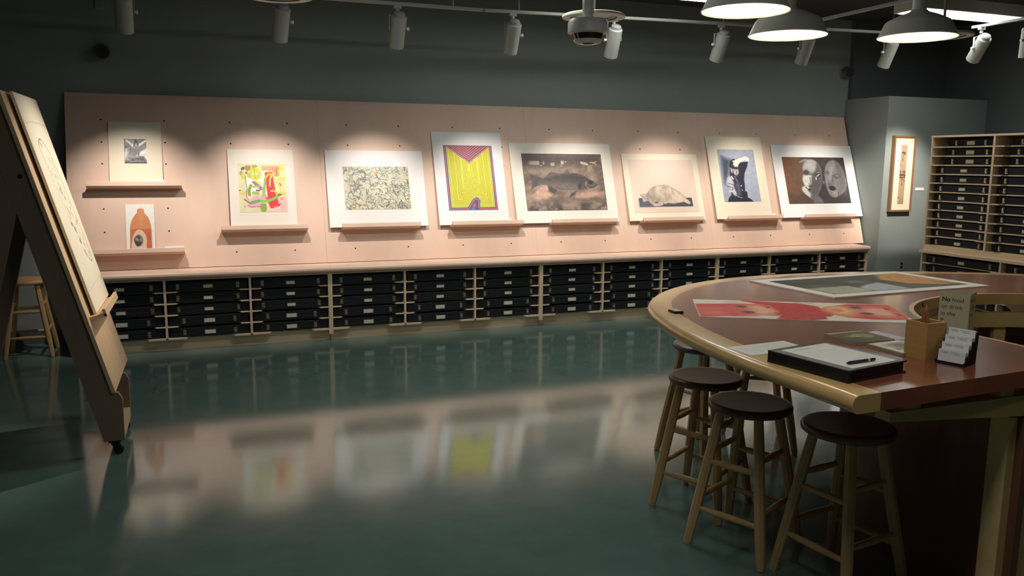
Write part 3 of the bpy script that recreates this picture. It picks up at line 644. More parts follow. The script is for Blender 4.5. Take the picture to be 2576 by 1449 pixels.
# ------------------------------------------------------------------ framed calligraphy on the corner wall, its caption, outlet
x0, x1, z0, z1 = 7.207, 7.519, 1.030, 1.872; yf, yw = 7.055, 7.10
t = thing('framed_calligraphy', 'tall narrow oak-framed brush calligraphy on the grey corner wall', 'picture', ((x0+x1)/2, yw, z0))
for a in ((x0,x0+.02,z0,z1),(x1-.02,x1,z0,z1),(x0+.02,x1-.02,z0,z0+.02),(x0+.02,x1-.02,z1-.02,z1)): part('frame_bar', MB().box(a[0],a[1],yf,yw-.0005,a[2],a[3]), 'frame', t)
part('mat_board', MB().box(x0+.02,x1-.02,yf+.012,yf+.02,z0+.02,z1-.02), 'cream', t)
sheet('calligraphy', art_brush(), (7.318,yf+.0105,1.115), (.088,0,0), (0,0,.655), t)
solid('caption_card', MB().box(7.602,7.731,7.094,7.0995,1.264,1.296), 'paper', (7.666,7.0995,1.264), 'white caption card on the grey wall beside the framed calligraphy', 'caption card')
t = thing('wall_outlet', 'grey outlet plate low on the wall under the framed calligraphy', 'outlet', (7.488,7.0995,.36))
part('plate', MB().box(7.45,7.525,7.094,7.0995,.35,.465), 'track', t, bevel=.002)
for z in (.375,.415): part('socket', MB().box(7.472,7.503,7.0925,7.0945,z,z+.028), 'steel', t)

# ------------------------------------------------------------------ rolling easel with a large drawing
ED = Vector((.257,0,-.966)); EN = Vector((.966,0,.257))       # down the face, out of the face
def ez(s, off, y):                                             # s metres down from the top edge
    return Vector((-.88,0,1.882))+ED*s+EN*off+Vector((0,y,0))
EL = 1.59; Y0E, Y1E = 4.60, 5.36
t = thing('rolling_easel', 'big wooden A-frame easel on casters facing the long floor', 'easel', (-.85,4.98,0))
part('easel_panel', MB().slab(ez(0,-.02,Y0E), Vector((0,Y1E-Y0E,0)), ED*EL, EN*.02), ['easel'], t, bevel=.002)
ply = [(-.9005,1.868),(-.4935,.338),(-.462,.338),(-.444,.302),(-.446,.075),(-.545,.075),(-.859,1.293),(-1.013,1.873)]
for yA in (4.625, 5.045):
    fl = part('front_leg', MB().prism(ply, lambda u,v,w_: (u,w_,v), yA+.03, yA), 'easel_shaded', t, bevel=.002)
    rp = [(-1.013,1.873),(-.859,1.293),(-1.178,.075),(-1.318,.075),(-1.135,1.40),(-1.06,1.873)]
    part('rear_leg', MB().prism(rp, lambda u,v,w_: (u,w_,v), yA+.03, yA), 'easel_shaded', t, bevel=.002)
    for xc, nm in ((-.495,'caster'),(-1.25,'caster')):
        c = MB(); yc = yA+.015
        c.box(xc-.03,xc+.03,yc-.02,yc+.02,.068,.0745); c.lathe((xc,yc,.06),(0,0,1),[(0,.016),(.01,.016)],12)
        c.add([(xc-.02,yc-.018,.064),(xc+.02,yc-.018,.064),(xc+.025,yc-.018,.02),(xc+.008,yc-.018,.02),(xc-.02,yc-.014,.064),(xc+.02,yc-.014,.064),(xc+.025,yc-.014,.02),(xc+.008,yc-.014,.02)],[(0,1,2,3),(7,6,5,4),(0,4,5,1),(1,5,6,2),(2,6,7,3),(3,7,4,0)])
        c.add([(xc-.02,yc+.014,.064),(xc+.02,yc+.014,.064),(xc+.025,yc+.014,.02),(xc+.008,yc+.014,.02),(xc-.02,yc+.018,.064),(xc+.02,yc+.018,.064),(xc+.025,yc+.018,.02),(xc+.008,yc+.018,.02)],[(0,1,2,3),(7,6,5,4),(0,4,5,1),(1,5,6,2),(2,6,7,3),(3,7,4,0)])
        co = part('caster', c, 'steel', t)
        part('wheel', MB().lathe((xc+.016,yc-.012,.0255),(0,1,0),[(0,.022),(.003,.0255),(.021,.0255),(.024,.022)],18), 'rubber', co, smooth=True)
part('foot_block', MB().box(-.545,-.447,4.655,5.045,.075,.135), 'easel', t)
part('cross_bar', MB().box(-1.29,-1.2,4.655,5.045,.12,.2), 'easel_shaded', t)
sL = 1.18
part('tray', MB().slab(ez(sL,0,4.66), Vector((0,.61,0)), EN*.082, ED*.018), 'easel', t, bevel=.002)
part('tray_lip', MB().slab(ez(sL-.022,.068,4.66), Vector((0,.61,0)), EN*.016, ED*.042), 'easel', t, bevel=.003)
part('bolt_head', MB().lathe((-.83,4.6245,1.47),(0,-1,0),[(0,.012),(.004,.010)],12), 'steel', t)
d = thing('large_drawing', 'large cream sheet with a looping ink line drawing propped on the easel', 'drawing', ez(sL,.02,5.03))
part('backing_board', MB().slab(ez(.005,.016,4.72), Vector((0,.635,0)), ED*(sL-.007), EN*.012), 'cream', d)
sheet('ink_drawing', art_scroll(), ez(sL-.003,.0292,4.722), Vector((0,.631,0)), -ED*(sL-.011), d)

# ------------------------------------------------------------------ stools
def make_stool(label, seat_mat, group):
    t = thing('wooden_stool', label, 'stool', (0,0,0), group)
    H = .61
    link('seat', MB().lathe((0,0,H-.034),(0,0,1),[(0,.001),(0,.150),(.002,.157),(.008,.1645),(.014,.1665),(.022,.1665),(.028,.1645),(.032,.160),(.034,.153),(.0335,.140),(.0325,.10),(.032,.05),(.032,.001)],40).mesh('seat', seat_mat, True), t)
    f = lambda k, z: Vector(((.115+(.232-.115)*(H-.034-z)/(H-.034))*math.cos(PI/2*k), (.115+(.232-.115)*(H-.034-z)/(H-.034))*math.sin(PI/2*k), z))
    for k in range(4):
        A, B = f(k, H-.036), f(k, 0); D = (B-A).normalized(); L = (B-A).length
        m = MB(); nn = 8; a = Vector((-math.sin(PI/2*k), math.cos(PI/2*k), 0)); b = D.cross(a)
        rows = []
        for tt, r in ((0,.0185),(.2,.021),(.75,.0215),(.97,.0175),(1,.015)):
            rows.append([A+D*L*tt+(a*math.cos(2*PI*(q+.5)/nn)+b*math.sin(2*PI*(q+.5)/nn))*r for q in range(nn)])
        n0 = len(rows)*nn; m.strip(rows, True); m.f.append(tuple(range(n0-nn, n0))); m.f.append(tuple(range(nn-1,-1,-1))); m.mi += [0,0]
        zmin = min(p[2] for p in m.v); m.v = [(p[0],p[1],max(p[2],0.)) for p in m.v]
        link('leg', m.mesh('leg', 'stoolleg', True), t)
    for k in range(4):
        for z in ((.16,.36) if k % 2 == 0 else (.205,.405)):
            A, B = f(k,z), f((k+1) % 4,z); Dv = B-A; L = Dv.length
            link('rung', MB().lathe(A, Dv, [(0,.0085),(L*.2,.0115),(L*.5,.0135),(L*.8,.0115),(L,.0085)], 12).mesh('rung', 'stoolleg', True), t)
    return t
GS = 'wooden stools tucked under the round table'
s0 = make_stool('wooden stool with brown seat under the table below the red print', 'seat', GS); s0.location = (2.095,3.03,0); s0.rotation_euler[2] = math.radians(165)
dup(s0, (2.03,2.625,0), math.radians(160), 'wooden stool with brown seat under the table edge below the loose paper')
dup(s0, (2.195,2.265,0), math.radians(144), 'wooden stool with brown seat under the table below the black binder')
dup(s0, (2.47,3.60,0), math.radians(150), 'wooden stool under the table just beyond the red print')
dup(s0, (2.86,3.62,0), math.radians(110), 'wooden stool under the table below the landscape print')
ws = make_stool('natural wood stool standing against the back wall behind the easel', 'seat_light', None); ws.location = (-1.335,7.345,0); ws.rotation_euler[2] = math.radians(47)

# ------------------------------------------------------------------ horseshoe table
TZ, TT = .91, .055
TC = Vector((3.42,2.2,0))
RT = [(196,1.79),(187.4,1.746),(177.6,1.736),(167.6,1.748),(155.8,1.79),(147,1.835),(138,1.852),(126.2,1.845),(112.9,1.805),(94,1.725),(76,1.69),(59,1.71),(46,1.75),(30,1.77),(8,1.74),(-8,1.745),(-16,1.79)]
def polar(off):
    P = cr([(a, r) for a, r in RT], False, 6)
    return [(TC.x+(r-off)*math.cos(math.radians(a)), TC.y+(r-off)*math.sin(math.radians(a))) for a, r in P]
def resamp(P, n):
    P = np.array(P); L = np.r_[0, np.cumsum(np.hypot(*np.diff(P, axis=0).T))]; s_ = np.linspace(0, L[-1], n)
    return [(np.interp(q, L, P[:,0]), np.interp(q, L, P[:,1])) for q in s_]
NT = 120
def cut(P):    # trim ends to the straight cut
    c = lambda x: 1.735+.06*(min(x, 6.84-x)-1.7)
    Q = [p for p in P if p[1] > c(p[0])+.004]
    a = Q[0]; b = Q[-1]
    return [(a[0]-.002, c(a[0]))]+Q+[(b[0]+.002, c(b[0]))]
outer = resamp(cut(polar(0)), NT); band = resamp(cut(polar(.11)), NT)
def well(r):
    c = (3.55,2.2); P = [(c[0]-r+.0, 1.80)]
    P += [(c[0]+r*math.cos(math.radians(g)), c[1]+r*math.sin(math.radians(g))) for g in np.linspace(185,-5,60)]
    return P+[(c[0]+r, 1.80)]
inner = resamp(well(.78), NT); innerb = resamp(well(.80), NT)
tb = thing('horseshoe_table', 'big curved counter-height table with cherry top and pale oak edge', 'table', (3.42,2.9,0))
def loft(a, b, z0, z1):
    m = MB(); n = len(a)
    rows = [[(a[i][0],a[i][1],z0),(b[i][0],b[i][1],z0),(b[i][0],b[i][1],z1),(a[i][0],a[i][1],z1)] for i in range(n)]
    m.strip(rows, True); m.f += [(3,2,1,0), tuple(range((n-1)*4, n*4))]; m.mi += [0,0]; return m
part('table_top', loft(innerb, band, TZ-TT, TZ), 'top', tb)
m = MB(); rows = []
for i in range(NT):
    o_, b_ = Vector((*outer[i],0)), Vector((*band[i],0)); nrm = (o_-b_).normalized(); w_ = (o_-b_).length
    row = [b_+Vector((0,0,TZ-TT)), b_+Vector((0,0,TZ))]
    for q in range(9):
        g = PI/2-PI*q/8; row.append(b_+nrm*(w_-.024+.024*math.cos(g))+Vector((0,0,TZ-TT/2+TT/2*math.sin(g))))
    rows.append(row)
m.strip(rows, True); nn = len(rows[0]); m.f += [tuple(range(nn-1,-1,-1)), tuple(range((NT-1)*nn, NT*nn))]; m.mi += [0,0]
part('outer_edging', m, 'edge', tb, smooth=True)
part('inner_edging', loft(inner, innerb, TZ-TT, TZ), 'edge', tb)
part('inner_rail', loft(resamp(well(.79),NT), resamp(well(.82),NT), .735, .812), 'beam', tb)
part('base_wall', loft(resamp(well(1.03),NT), resamp(well(1.06),NT), 0, .735), 'base', tb)
part('inner_apron', loft(resamp(well(.81),NT), resamp(well(.84),NT), 0, .50), 'beam', tb)
for g in range(170, 0, -20):
    a = math.radians(g); c, s_ = math.cos(a), math.sin(a); A = Vector((3.55+.81*c, 2.2+.81*s_, .5)); tv = Vector((-s_,c,0))
    part('post', MB().slab(A-tv*.03, tv*.06, Vector((c,s_,0))*.03, (0,0,.235)), 'beam', tb)
def bracket(O, out, L0, L1, thick):     # tapered arm from base (L0) towards the outer edge (L1)
    tv = Vector((-out.y,out.x,0)); m = MB()
    pl = [(L0,.812),(L1,.812),(L1,.782),(L0,.715)]
    m.prism(pl, lambda u,v,w_: O+out*u+tv*w_+Vector((0,0,v)), -thick/2, thick/2)
    return m
def spacer(P, out):
    tv = Vector((-out.y,out.x,0)); return MB().slab(Vector((P.x,P.y,.812))-tv*.025-out*.03, out*.06, tv*.05, (0,0,TZ-TT-.812))
for g in (155,130,105,80,55,30,5):
    out = Vector((math.cos(math.radians(g)),math.sin(math.radians(g)),0)); O = Vector((3.55,2.2,0))
    part('bracket', bracket(O,out,.82,1.52,.06), 'beam', tb); part('spacer', spacer(O+out*1.4,out), 'beam', tb); part('spacer', spacer(O+out*.9,out), 'beam', tb)
for s_ in (-1,1):                       # the two straight ends
    O = Vector((3.42+s_*.55,1.85,0)); out = Vector((s_,0,0))
    part('end_bracket', bracket(O,out,.0,.945,.06), 'beam', tb)
    for u in (.85,.45,.1): part('spacer', spacer(O+out*u,out), 'beam', tb)
    part('end_panel', MB().box(3.42+s_*.965,3.42+s_*.56,1.83,1.90,0,.735), 'beam', tb)
    part('end_return', MB().box(3.42+s_*.90,3.42+s_*.86,1.90,2.25,0,.735), 'base', tb)

# ------------------------------------------------------------------ things on the table
def pz(x, y, z):                        # picture direction met with a level plane
    d = F+R2*((x-1288)/2047.)-U2*((y-724.5)/2047.); k = (z-CH)/d.z
    return Vector((d.x*k, d.y*k, z))
def lay(name, label, cat, TL, TR, BL, th, mount, art, margin=0, z=TZ):
    TL, TR, BL = (Vector((p[0],p[1],z)) for p in (TL,TR,BL)); A = TR-TL; V = TL-BL
    V = V-A*(V.dot(A)/A.dot(A))*.9; O = TL-V
    t = thing(name, label, cat, (TL+A*.5-V*.5)); up = Vector((0,0,1))
    part('sheet', MB().slab(O, A, V, up*th), mount, t)
    if art:
        a, v = A.normalized(), V.normalized()
        sheet('printed_image', art, O+(a+v)*margin+up*(th+.0008), A-a*2*margin, V-v*2*margin, t)
    return t
lay('loose_print', 'red poster of two pale faces lying flat on the table', 'print', pz(1742,753,TZ), pz(2232,767,TZ), pz(1716,796,TZ), .0008, 'paper', art_red(), .002)
lay('landscape_print', 'matted lake landscape print with orange trees lying on the table', 'print', pz(1885,708,TZ), pz(2250,685,TZ), pz(2150,747,TZ), .006, 'white', art_lake(), .07)
t = thing('desk_sensor', 'tiny grey digital timer on the pale table edge', 'sensor', pz(1700,786,TZ))
c = t.location; A = (pz(1708,777,TZ)-pz(1690,778,TZ)).normalized(); B = Vector((-A.y,A.x,0))
part('case', MB().slab(c-A*.022-B*.03, A*.044, B*.06, (0,0,.010)), 'steel', t, bevel=.002); part('screen', MB().slab(c-A*.018-B*.026+Vector((0,0,.0102)), A*.036, B*.052, (0,0,.0012)), 'lcd', t)
a = Art(60,76,(232,232,228))
for k in range(16): a.line([(.1,.12+.05*k),(.5+.4*rng.random(),.12+.05*k)], .012, (150,152,156), .5, False)
lay('loose_paper', 'typed white sheet lying half under the black binder', 'paper', pz(1970,858,TZ), pz(2040,877,TZ), pz(1818,873,TZ), .0006, 'paper', a, .001)
# binder
bl, bb = Vector((1.722,2.152,TZ)), Vector((1.776,1.843,TZ)); A = (Vector((2.055,1.866,TZ))-bb); B = bl-bb; A = A-B*(A.dot(B)/B.dot(B)); an, bn = A.normalized(), B.normalized(); up = Vector((0,0,1))
t = thing('black_binder', 'thick black leather binder with a form and a pen on it', 'binder', bb+A*.5+B*.5)
part('lower_cover', MB().slab(bb, A, B, up*.006), 'leather', t, bevel=.002); part('upper_cover', MB().slab(bb+up*.034, A, B, up*.006), 'leather', t, bevel=.002)
part('spine', MB().slab(bb+up*.003, an*.012, B, up*.034), 'leather', t, bevel=.004); part('page_block', MB().slab(bb+an*.012+bn*.006+up*.006, A-an*.02, B-bn*.012, up*.028), 'leather', t)
part('clear_sleeve', MB().slab(bb+an*.006+bn*.006+up*.0402, A-an*.02, B-bn*.03, up*.001), 'clear', t)
a = Art(70,90,(234,232,226))
a.line([(.12,.1),(.5,.1)], .02, (150,150,160), .8, False)
for k in range(9): a.line([(.12,.24+.07*k),(.88,.24+.07*k)], .006, (186,184,190), .7, False)
fm = thing('sign_in_form', 'white form sheet lying on top of the black binder', 'paper', bb+A*.5+B*.5+up*.0412)
O = bb+an*.028+bn*.010+up*.0413; part('sheet', MB().slab(O, an*.216, bn*.272, up*.0006), 'paper', fm); sheet('printed_form', a, O+up*.0010, an*.216, bn*.272, fm)
p0, p1 = pz(2130,915,.956), pz(2218,902,.956); t = thing('ballpoint_pen', 'dark blue ballpoint pen lying on the white form', 'pen', (p0+p1)/2); t.location.z = .9524
D = (p1-p0).normalized(); p0.z = p1.z = .9578
part('barrel', MB().lathe(p0, D, [(0,.002),(.012,.0052),(.09,.0052)], 14), 'pen', t, smooth=True); part('grip_ring', MB().lathe(p0+D*.09, D, [(0,.0053),(.008,.0053)], 14), 'plastic_white', t, smooth=True); part('cap_end', MB().lathe(p0+D*.098, D, [(0,.0052),(.022,.005),(.027,.003)], 14), 'pen', t, smooth=True)
# booklets
lay('art_booklet', 'stapled booklet with a dark cover and green fruit shape', 'booklet', pz(2072,847,TZ), pz(2168,839,TZ), pz(2166,868,TZ), .012, 'kraft', art_leaf(), .006)
lay('photo_card', 'white booklet with a grey photograph beside the wooden pencil box', 'booklet', pz(2180,862,.924), pz(2262,853,.924), pz(2248,889,.924), .010, 'kraft', art_photo(), .005)
lay('lavender_sheet', 'pale lavender sheet under the booklets', 'paper', pz(2160,838,TZ), pz(2205,833,TZ), pz(2215,861,TZ), .0012, 'lavender', None)
# pencil box
BP = [Vector((2.214,2.066,0)),Vector((2.234,1.984,0)),Vector((2.319,1.986,0)),Vector((2.306,2.072,0))]
e1 = (BP[2]-BP[1]).normalized(); e2 = Vector((-e1.y,e1.x,0)); o = Vector((2.232,1.986,TZ))
t = thing('pencil_box', 'square open pale wood pencil box on the table', 'box', o+e1*.044+e2*.042)
W = .088
for q in ((0,0,W,.008),(0,W-.008,W,.008),(0,.008,.008,W-.016),(W-.008,.008,.008,W-.016)): part('side_board', MB().slab(o+e1*q[0]+e2*q[1], e1*q[2], e2*q[3], (0,0,.126)), 'box_wood', t)
part('bottom_board', MB().slab(o+e1*.008+e2*.008, e1*(W-.016), e2*(W-.016), (0,0,.008)), 'box_wood', t)
for k,(u,v,du,dv,L) in enumerate(((.046,.05,-.03,.10,.185),(.05,.06,-.034,.07,.17),(.048,.04,-.036,.05,.18),(.056,.062,-.03,.02,.165))):
    b0 = o+e1*(u+.012)+e2*(v-.012)+Vector((0,0,.0095)); D = (e1*du+e2*dv*.2+Vector((0,0,.20))).normalized()
    t = thing('pencil', ['short brown pencil with a dark tip leaning in the pencil box','brown pencil with blunt end leaning in the pencil box','slanted brown pencil nearest the rim of the pencil box','shortest brown pencil in the pencil box'][k], 'pencil', b0, 'pencils in the wooden box')
    part('shaft', MB().lathe(b0, D, [(0,.0045),(L-.02,.0045)], 6), 'pencil', t); part('tip', MB().lathe(b0+D*(L-.02), D, [(0,.0045),(.02,.0008)], 6), 'box_wood' if k else 'ink', t)
# card holder
o = Vector((2.276,1.874,TZ)); e1 = (Vector((2.252,1.952,TZ))-o).normalized(); e2 = Vector((-e1.y,e1.x,0))
if e2.x < 0: e2 = -e2
t = thing('card_holder', 'black stepped holder with four tiers of white business cards', 'card holder', o+e1*.045+e2*.04)
prof = [(0,0),(.085,0),(.093,.105),(.078,.105),(.072,.075),(.055,.078),(.050,.05),(.036,.053),(.032,.03),(.016,.033),(.012,.012),(0,.014)]
for a_, b_ in ((0,.003),(.089,.092)): part('side_cheek', MB().prism(prof, lambda u,v,w_: o+e2*u+e1*w_+Vector((0,0,v)), a_, b_), 'black', t)
part('back_plate', MB().prism([(.082,0),(.085,0),(.093,.105),(.090,.105)], lambda u,v,w_: o+e2*u+e1*w_+Vector((0,0,v)), .003, .089), 'black', t)
part('floor_plate', MB().slab(o+e1*.003, e1*.086, e2*.082, (0,0,.004)), 'black', t)
for k in range(4):
    u, v = .010+.0195*k, .008+.022*k
    c = MB().prism([(u,v),(u+.012,v-.001),(u+.017,v+.036),(u+.005,v+.038)], lambda a_,b_,w_: o+e2*a_+e1*w_+Vector((0,0,b_)), .0035, .0885)
    bc = thing('business_cards', 'stack of white business cards in the %s tier of the black holder' % ('lowest','second lowest','second highest','topmost')[k], 'cards', o+e2*(u+.006)+e1*.045+Vector((0,0,v)), 'business card stacks')
    part('card_stack', c, 'paper', bc); g = MB(); nf = (e2*-.038+Vector((0,0,.005))).normalized()
    for (w0,w1,hh) in ((.02,.05,.030),(.02,.042,.025),(.058,.08,.030),(.058,.076,.026)): g.slab(o+e2*(u+.005*hh/.038)+e1*w0+Vector((0,0,v+hh))+nf*.0002, e1*(w1-w0), e2*.0003+Vector((0,0,.0022)), nf*.0003)
    part('card_print', g, 'lcd', bc)
# three-sided sign
SA, SB, SC = Vector((2.508,2.190,TZ)), Vector((2.548,2.098,TZ)), Vector((2.640,2.150,TZ)); SH = .19
t = thing('table_sign', 'three-sided standing table sign asking for no food or drink', 'sign', (SA+SB+SC)/3)
for p, q in ((SA,SB),(SB,SC),(SC,SA)):
    d_ = q-p; n_ = Vector((d_.y,-d_.x,0)).normalized()
    part('sign_face', MB().slab(p, d_, (0,0,SH), n_*.0012), 'sign', t)
def text(body, P, A_, H, bold, parent, nrm):
    cu = bpy.data.curves.new('lettering', 'FONT'); cu.body = body; cu.size = H; cu.offset = .0006 if bold else 0
    to = bpy.data.objects.new('tmp', cu); COL.objects.link(to); bpy.context.view_layer.update()
    me = bpy.data.meshes.new_from_object(to.evaluated_get(bpy.context.evaluated_depsgraph_get())); bpy.data.objects.remove(to)
    me.name = 'lettering'; me.materials.append(M['ink'])
    A_ = A_.normalized(); mw = Matrix(((A_.x,0,nrm.x,P.x),(A_.y,0,nrm.y,P.y),(0,1,nrm.z,P.z),(0,0,0,1)))
    me.transform(Matrix.Translation(-parent.location) @ mw); return link('lettering', me, parent)
for p, q in ((SA,SB),(SB,SC)):
    d_ = (q-p); n_ = Vector((d_.y,-d_.x,0)).normalized(); pp = p+n_*.0016+d_.normalized()*.008
    for k, tx in enumerate(('No','or drink','in the','P')):
        text(tx, pp+Vector((0,0,SH-.032-.026*k)), d_, .0215, k == 0, t, n_)
    text('food', pp+d_.normalized()*.034+Vector((0,0,SH-.032)), d_, .0215, False, t, n_)

# ------------------------------------------------------------------ track lighting
def trackz(x): return 2.757+max(0,(x-2.2))*.0185
def spot(P, target, watt, size, blend, r=.022):
    l = bpy.data.lights.new('track_spot', 'SPOT'); l.energy = watt; l.color = SPOT_COL; l.spot_size = math.radians(size); l.spot_blend = blend; l.shadow_soft_size = r
    o = bpy.data.objects.new('track_spot', l); COL.objects.link(o); o.location = P
    o.rotation_euler = (Vector(target)-Vector(P)).to_track_quat('-Z','Y').to_euler(); return o
def track(name, A, B, label, hang=None):
    A, B = Vector(A), Vector(B); t = thing(name, label, 'light track', (A+B)/2); D = (B-A); s_ = D.normalized().cross(Vector((0,0,1)))
    part('rail', MB().slab(A-s_*.018, s_*.036, D, (0,0,.022)), 'track', t)
    k = max(2,int(D.length/1.6))
    for q in (hang or [(i+.15)/(k+.3) for i in range(k+1)]):
        P = A+D*q; part('hanger', MB().rod(P+Vector((0,0,.0225)), Vector((P.x,P.y,ZC-.001)), .006), 'track', t)
    return t
track('light_track', (-1.6,6.5,2.757), (2.20,6.5,2.757), 'grey light track in front of the abstract and winged prints')
track('light_track', (2.215,6.5,trackz(2.215)), (6.8,6.5,trackz(6.8)), 'grey light track in front of the fish and faces prints')
track('light_track', (5.06,6.46,2.772), (5.06,3.6,2.772), 'short light track running from the long track towards the table')
track('light_track', (6.8,5.84,2.813), (6.8,3.6,2.813), 'light track in front of the tall box rack', (.3,.9))
track('light_track', (.75,4.4,2.98), (.75,5.95,2.98), 'added unseen light track over the open floor facing the easel')  # track out of view, added to carry the easel spotlight
def head(P, target, label, watt, size, blend, knob=1, lit=True):
    P = Vector(P); target = Vector(target)
    t = thing('track_spotlight', label, 'spotlight', P, 'can spotlights on the ceiling tracks')
    part('mount', MB().box(P.x-.03,P.x+.03,P.y-.016,P.y+.016,P.z-.024,P.z-.0005).rod(P-Vector((0,0,.024)), P-Vector((0,0,.055)), .014), 'track', t)
    piv = P-Vector((0,0,.175)); D = (target-piv).normalized(); X = Vector((1,0,0)) if abs(D.x) < .95 else Vector((0,1,0))
    ax = (X-D*X.dot(D)).normalized()
    y = MB(); r = .068
    top = P-Vector((0,0,.078))
    for s_ in (-1,1): y.slab(piv+ax*s_*r-ax*.002-Vector((0,.009,.012)), ax*.004, Vector((0,.018,0)), (top-piv)+Vector((0,0,.012)))
    y.slab(top-ax*r-Vector((0,.009,.002)), ax*2*r, Vector((0,.018,0)), (0,0,.004))
    part('yoke', y, 'track', t)
    tp = piv-D*.10
    c = MB(); c.lathe(tp, D, [(0,.052),(.006,.060),(.25,.060),(.25,.056),(.06,.054),(.06,.001)], 28, cap=False); c.lathe(tp, D, [(0,.0),(0,.052)], 28, cap=False)
    part('can', c, 'can', t, smooth=True)
    part('rear_vent', MB().lathe(tp-D*.028, D, [(0,.036),(.004,.042),(.028,.042)], 24), 'track', t, smooth=True)
    part('knob', MB().lathe(piv+ax*knob*r, ax*knob, [(0,.010),(.010,.010),(.016,.014),(.022,.012)], 12), 'enamel', t, smooth=True)
    if lit: spot(tp+D*.258, target, watt, size, blend)
HX = [-.448,.616,1.499,2.461,3.395,4.488,5.448,6.472]
NM = ['small winged print','colourful abstract print','tangled-line print','striped yellow print','fish print','seal print','crouching figure print','two faces print']
for k in range(8):
    x = HX[k]; v = .44 if k else .40
    head((x,6.5,trackz(x)), pan(CX[k], v), 'white can spotlight aimed at the '+NM[k], SPOT_W, 60, 1.0, 1 if k < 4 else -1)
head((6.8,5.746,2.813), (7.36,7.1,1.30), 'white can spotlight aimed at the framed calligraphy', 230, 42, .9, -1)
head((6.8,5.27,2.813), (7.0,5.5,.9), 'white can spotlight aimed at the tall box rack', 3, 60, .9, -1)
head((.75,5.7,2.98), (-.70,5.0,1.25), 'white can spotlight aimed at the easel drawing', 210, 40, .9, 1)  # out of view, added to brighten the easel drawing

# ------------------------------------------------------------------ pendants, dishes, camera, fluorescent boxes
def pendant(P, label):
    P = Vector(P); t = thing('pendant_lamp', label, 'pendant lamp', P, 'round enamel pendant lamps over the table')
    up = Vector((0,0,1))
    part('shade', MB().lathe(P, up, [(.0,.205),(.006,.207),(.012,.200),(.075,.172),(.088,.160),(.115,.105),(.135,.052),(.15,.036)], 48, cap=False), 'enamel', t, smooth=True)
    part('shade_lining', MB().lathe(P, up, [(.002,.203),(.012,.196),(.073,.168),(.085,.156),(.112,.101),(.130,.03),(.130,.001)], 48, cap=False), 'enamel_in', t, smooth=True)
    part('neck', MB().lathe(P+up*.145, up, [(0,.04),(.01,.036),(.10,.036),(.115,.018)], 24), 'enamel', t, smooth=True)
    part('stem', MB().rod(P+up*.26, Vector((P.x,P.y,ZC-.02)), .009), 'track', t)
    part('canopy', MB().lathe((P.x,P.y,ZC-.03), up, [(0,.03),(.01,.055),(.0295,.055)], 24), 'enamel', t, smooth=True)
    b = [(0,.002)]+[(.04-.04*math.cos(PI*q/8), .04*math.sin(PI*q/8)) for q in range(1,7)]+[(.085,.018)]
    part('bulb', MB().lathe(P+up*.045, up, b, 20), 'bulb', t, smooth=True)
pendant((2.447,3.357,2.268), 'lit enamel pendant lamp hanging nearest the ceiling camera')
pendant((2.984,3.711,2.236), 'lit enamel pendant lamp hanging over the middle of the far table curve')
pendant((3.731,3.555,2.249), 'lit enamel pendant lamp hanging below the fluorescent box')
pendant((4.45,3.02,2.25), 'added unseen enamel pendant lamp over the right arm of the table'); pendant((3.35,1.0,2.25), 'added unseen enamel pendant lamp over the open end of the table')  # both out of view, added as extra warm light on the near table
def dish(P, label):
    P = Vector(P); up = Vector((0,0,1)); t = thing('ceiling_dish', label, 'ceiling fixture', P, 'round white ceiling dishes')
    part('rim', MB().lathe(P, up, [(0,.15),(-.004,.18),(0,.203),(.012,.205),(.02,.19),(.02,.15)], 48, cap=False), 'enamel', t, smooth=True)
    part('inner_disc', MB().lathe(P+up*.012, up, [(0,.001),(0,.148),(.012,.15),(.014,.001)], 48, cap=False), 'enamel', t, smooth=True)
    part('baffle', MB().lathe(P+up*.0085, up, [(0,.118),(-.004,.122),(-.004,.142),(0,.146)], 40, cap=False), 'track', t, smooth=True)
    part('rod', MB().rod(P+up*.024, Vector((P.x,P.y,ZC-.001)), .01), 'track', t)
dish((.46,5.043,2.485), 'round white ceiling dish above the colourful abstract print'); dish((2.425,4.929,2.48), 'round white ceiling dish just beyond the dome camera'); dish((5.106,4.632,2.48), 'round white ceiling dish beyond the pendant lamps')
P = Vector((1.905,3.935,2.16)); up = Vector((0,0,1))
t = thing('dome_camera', 'white dome security camera hanging from a ceiling pole', 'camera', P)
part('housing', MB().lathe(P+up*.05, up, [(0,.088),(.006,.104),(.055,.104),(.072,.095),(.08,.05)], 40), 'plastic_white', t, smooth=True)
part('dark_ring', MB().lathe(P+up*.022, up, [(0,.072),(.028,.084)], 40), 'lens', t, smooth=True)
part('lower_ring', MB().lathe(P+up*.002, up, [(0,.052),(.006,.066),(.018,.075),(.022,.072)], 40), 'plastic_white', t, smooth=True)
part('lens_dome', MB().lathe(P-up*.004, up, [(0,.012),(.002,.030),(.006,.045)], 30), 'lens', t, smooth=True)
part('collar', MB().lathe(P+up*.13, up, [(0,.022),(.03,.03),(.10,.03),(.12,.02)], 24), 'plastic_white', t, smooth=True)
part('pole', MB().rod(P+up*.25, Vector((P.x,P.y,ZC-.001)), .017), 'plastic_white', t, smooth=True)
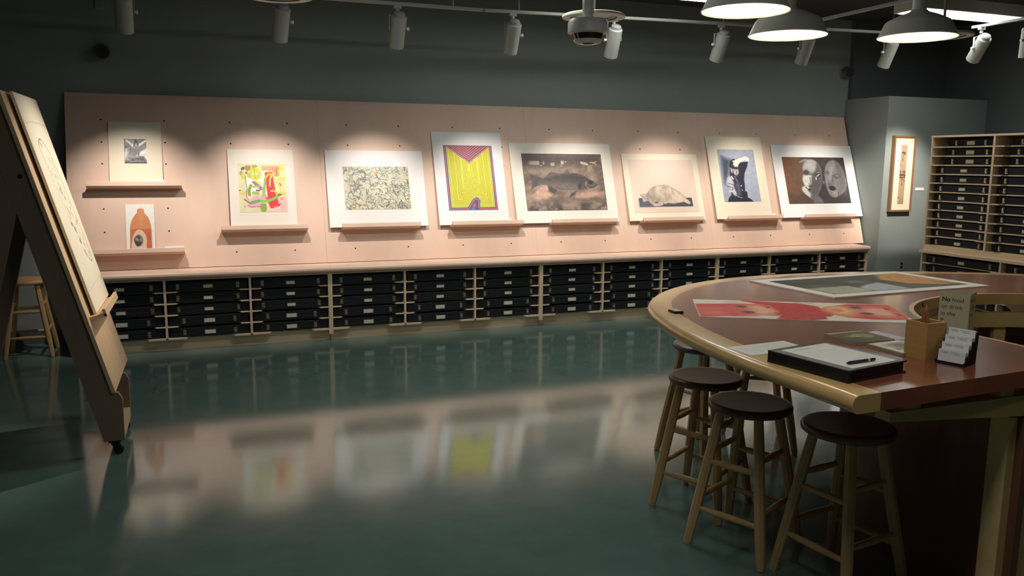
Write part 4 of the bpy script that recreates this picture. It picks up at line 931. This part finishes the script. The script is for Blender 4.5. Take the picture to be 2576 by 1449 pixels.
def tubebox(x0, x1, y0, y1, z, label):
    t = thing('fluorescent_box', label, 'ceiling light', ((x0+x1)/2,(y0+y1)/2,z), 'fluorescent ceiling boxes')
    part('housing', MB().box(x0-.03,x1+.03,y0-.03,y1+.03,z+.004,z+.11), 'enamel', t, bevel=.003)
    part('diffuser', MB().box(x0,x1,y0,y1,z,z+.006), 'tube', t)
    for x in (x0+.15,x1-.15): part('hanger', MB().rod((x,(y0+y1)/2,z+.11),(x,(y0+y1)/2,ZC-.001),.005), 'track', t)
tubebox(5.97,7.17,5.64,5.92,2.9,'bright fluorescent box near the grey corner wall'); tubebox(2.85,4.06,5.84,6.12,2.9,'bright fluorescent box above the middle of the panel')

for i, (x, y) in enumerate(((1.5,4.9),(.9,1.3))):  # two boxes out of view, added as ambient fill for floor and walls
    tubebox(x-.6,x+.6,y-.14,y+.14,2.95,'added unseen fluorescent ceiling box over the '+('open floor before the easel','open floor far from the panel')[i])

# ------------------------------------------------------------------ small wall fittings
def bullet(x, z, d, label):
    t = thing('wall_speaker', label, 'wall fitting', (x,YB,z), 'small round fittings high on the back wall'); P = Vector((x,YB-.001,z)); D = Vector(d).normalized()
    part('base_plate', MB().lathe(P, (0,-1,0), [(0,.055),(.012,.055),(.018,.045)], 28), 'wall', t, smooth=True); part('arm', MB().rod(P-Vector((0,.015,0)), P-Vector((0,.06,0)), .016), 'wall', t)
    part('body', MB().lathe(P-Vector((0,.05,0))-D*.01, D, [(0,.04),(.01,.06),(.07,.066),(.085,.060)], 32), 'wall_dark', t, smooth=True); part('front_grille', MB().lathe(P-Vector((0,.05,0))+D*.0755, D, [(0,.054),(.003,.050),(.0005,.03),(.0005,.012),(.004,.010)], 32), 'rubber', t, smooth=True)
bullet(-.718, 2.437, (.15,-1,-.2), 'small round dark fitting on the wall above the winged figure print'); bullet(7.075, 2.617, (-.35,-1,-.25), 'small round dark fitting on the wall near the grey corner')
solid('wall_box', MB().box(-.745,-.68,YB-.03,YB-.0005,2.78,2.86), 'wall', (-.712,YB-.0005,2.78), 'small grey junction box high on the wall above the round fitting', 'junction box', bevel=.003)
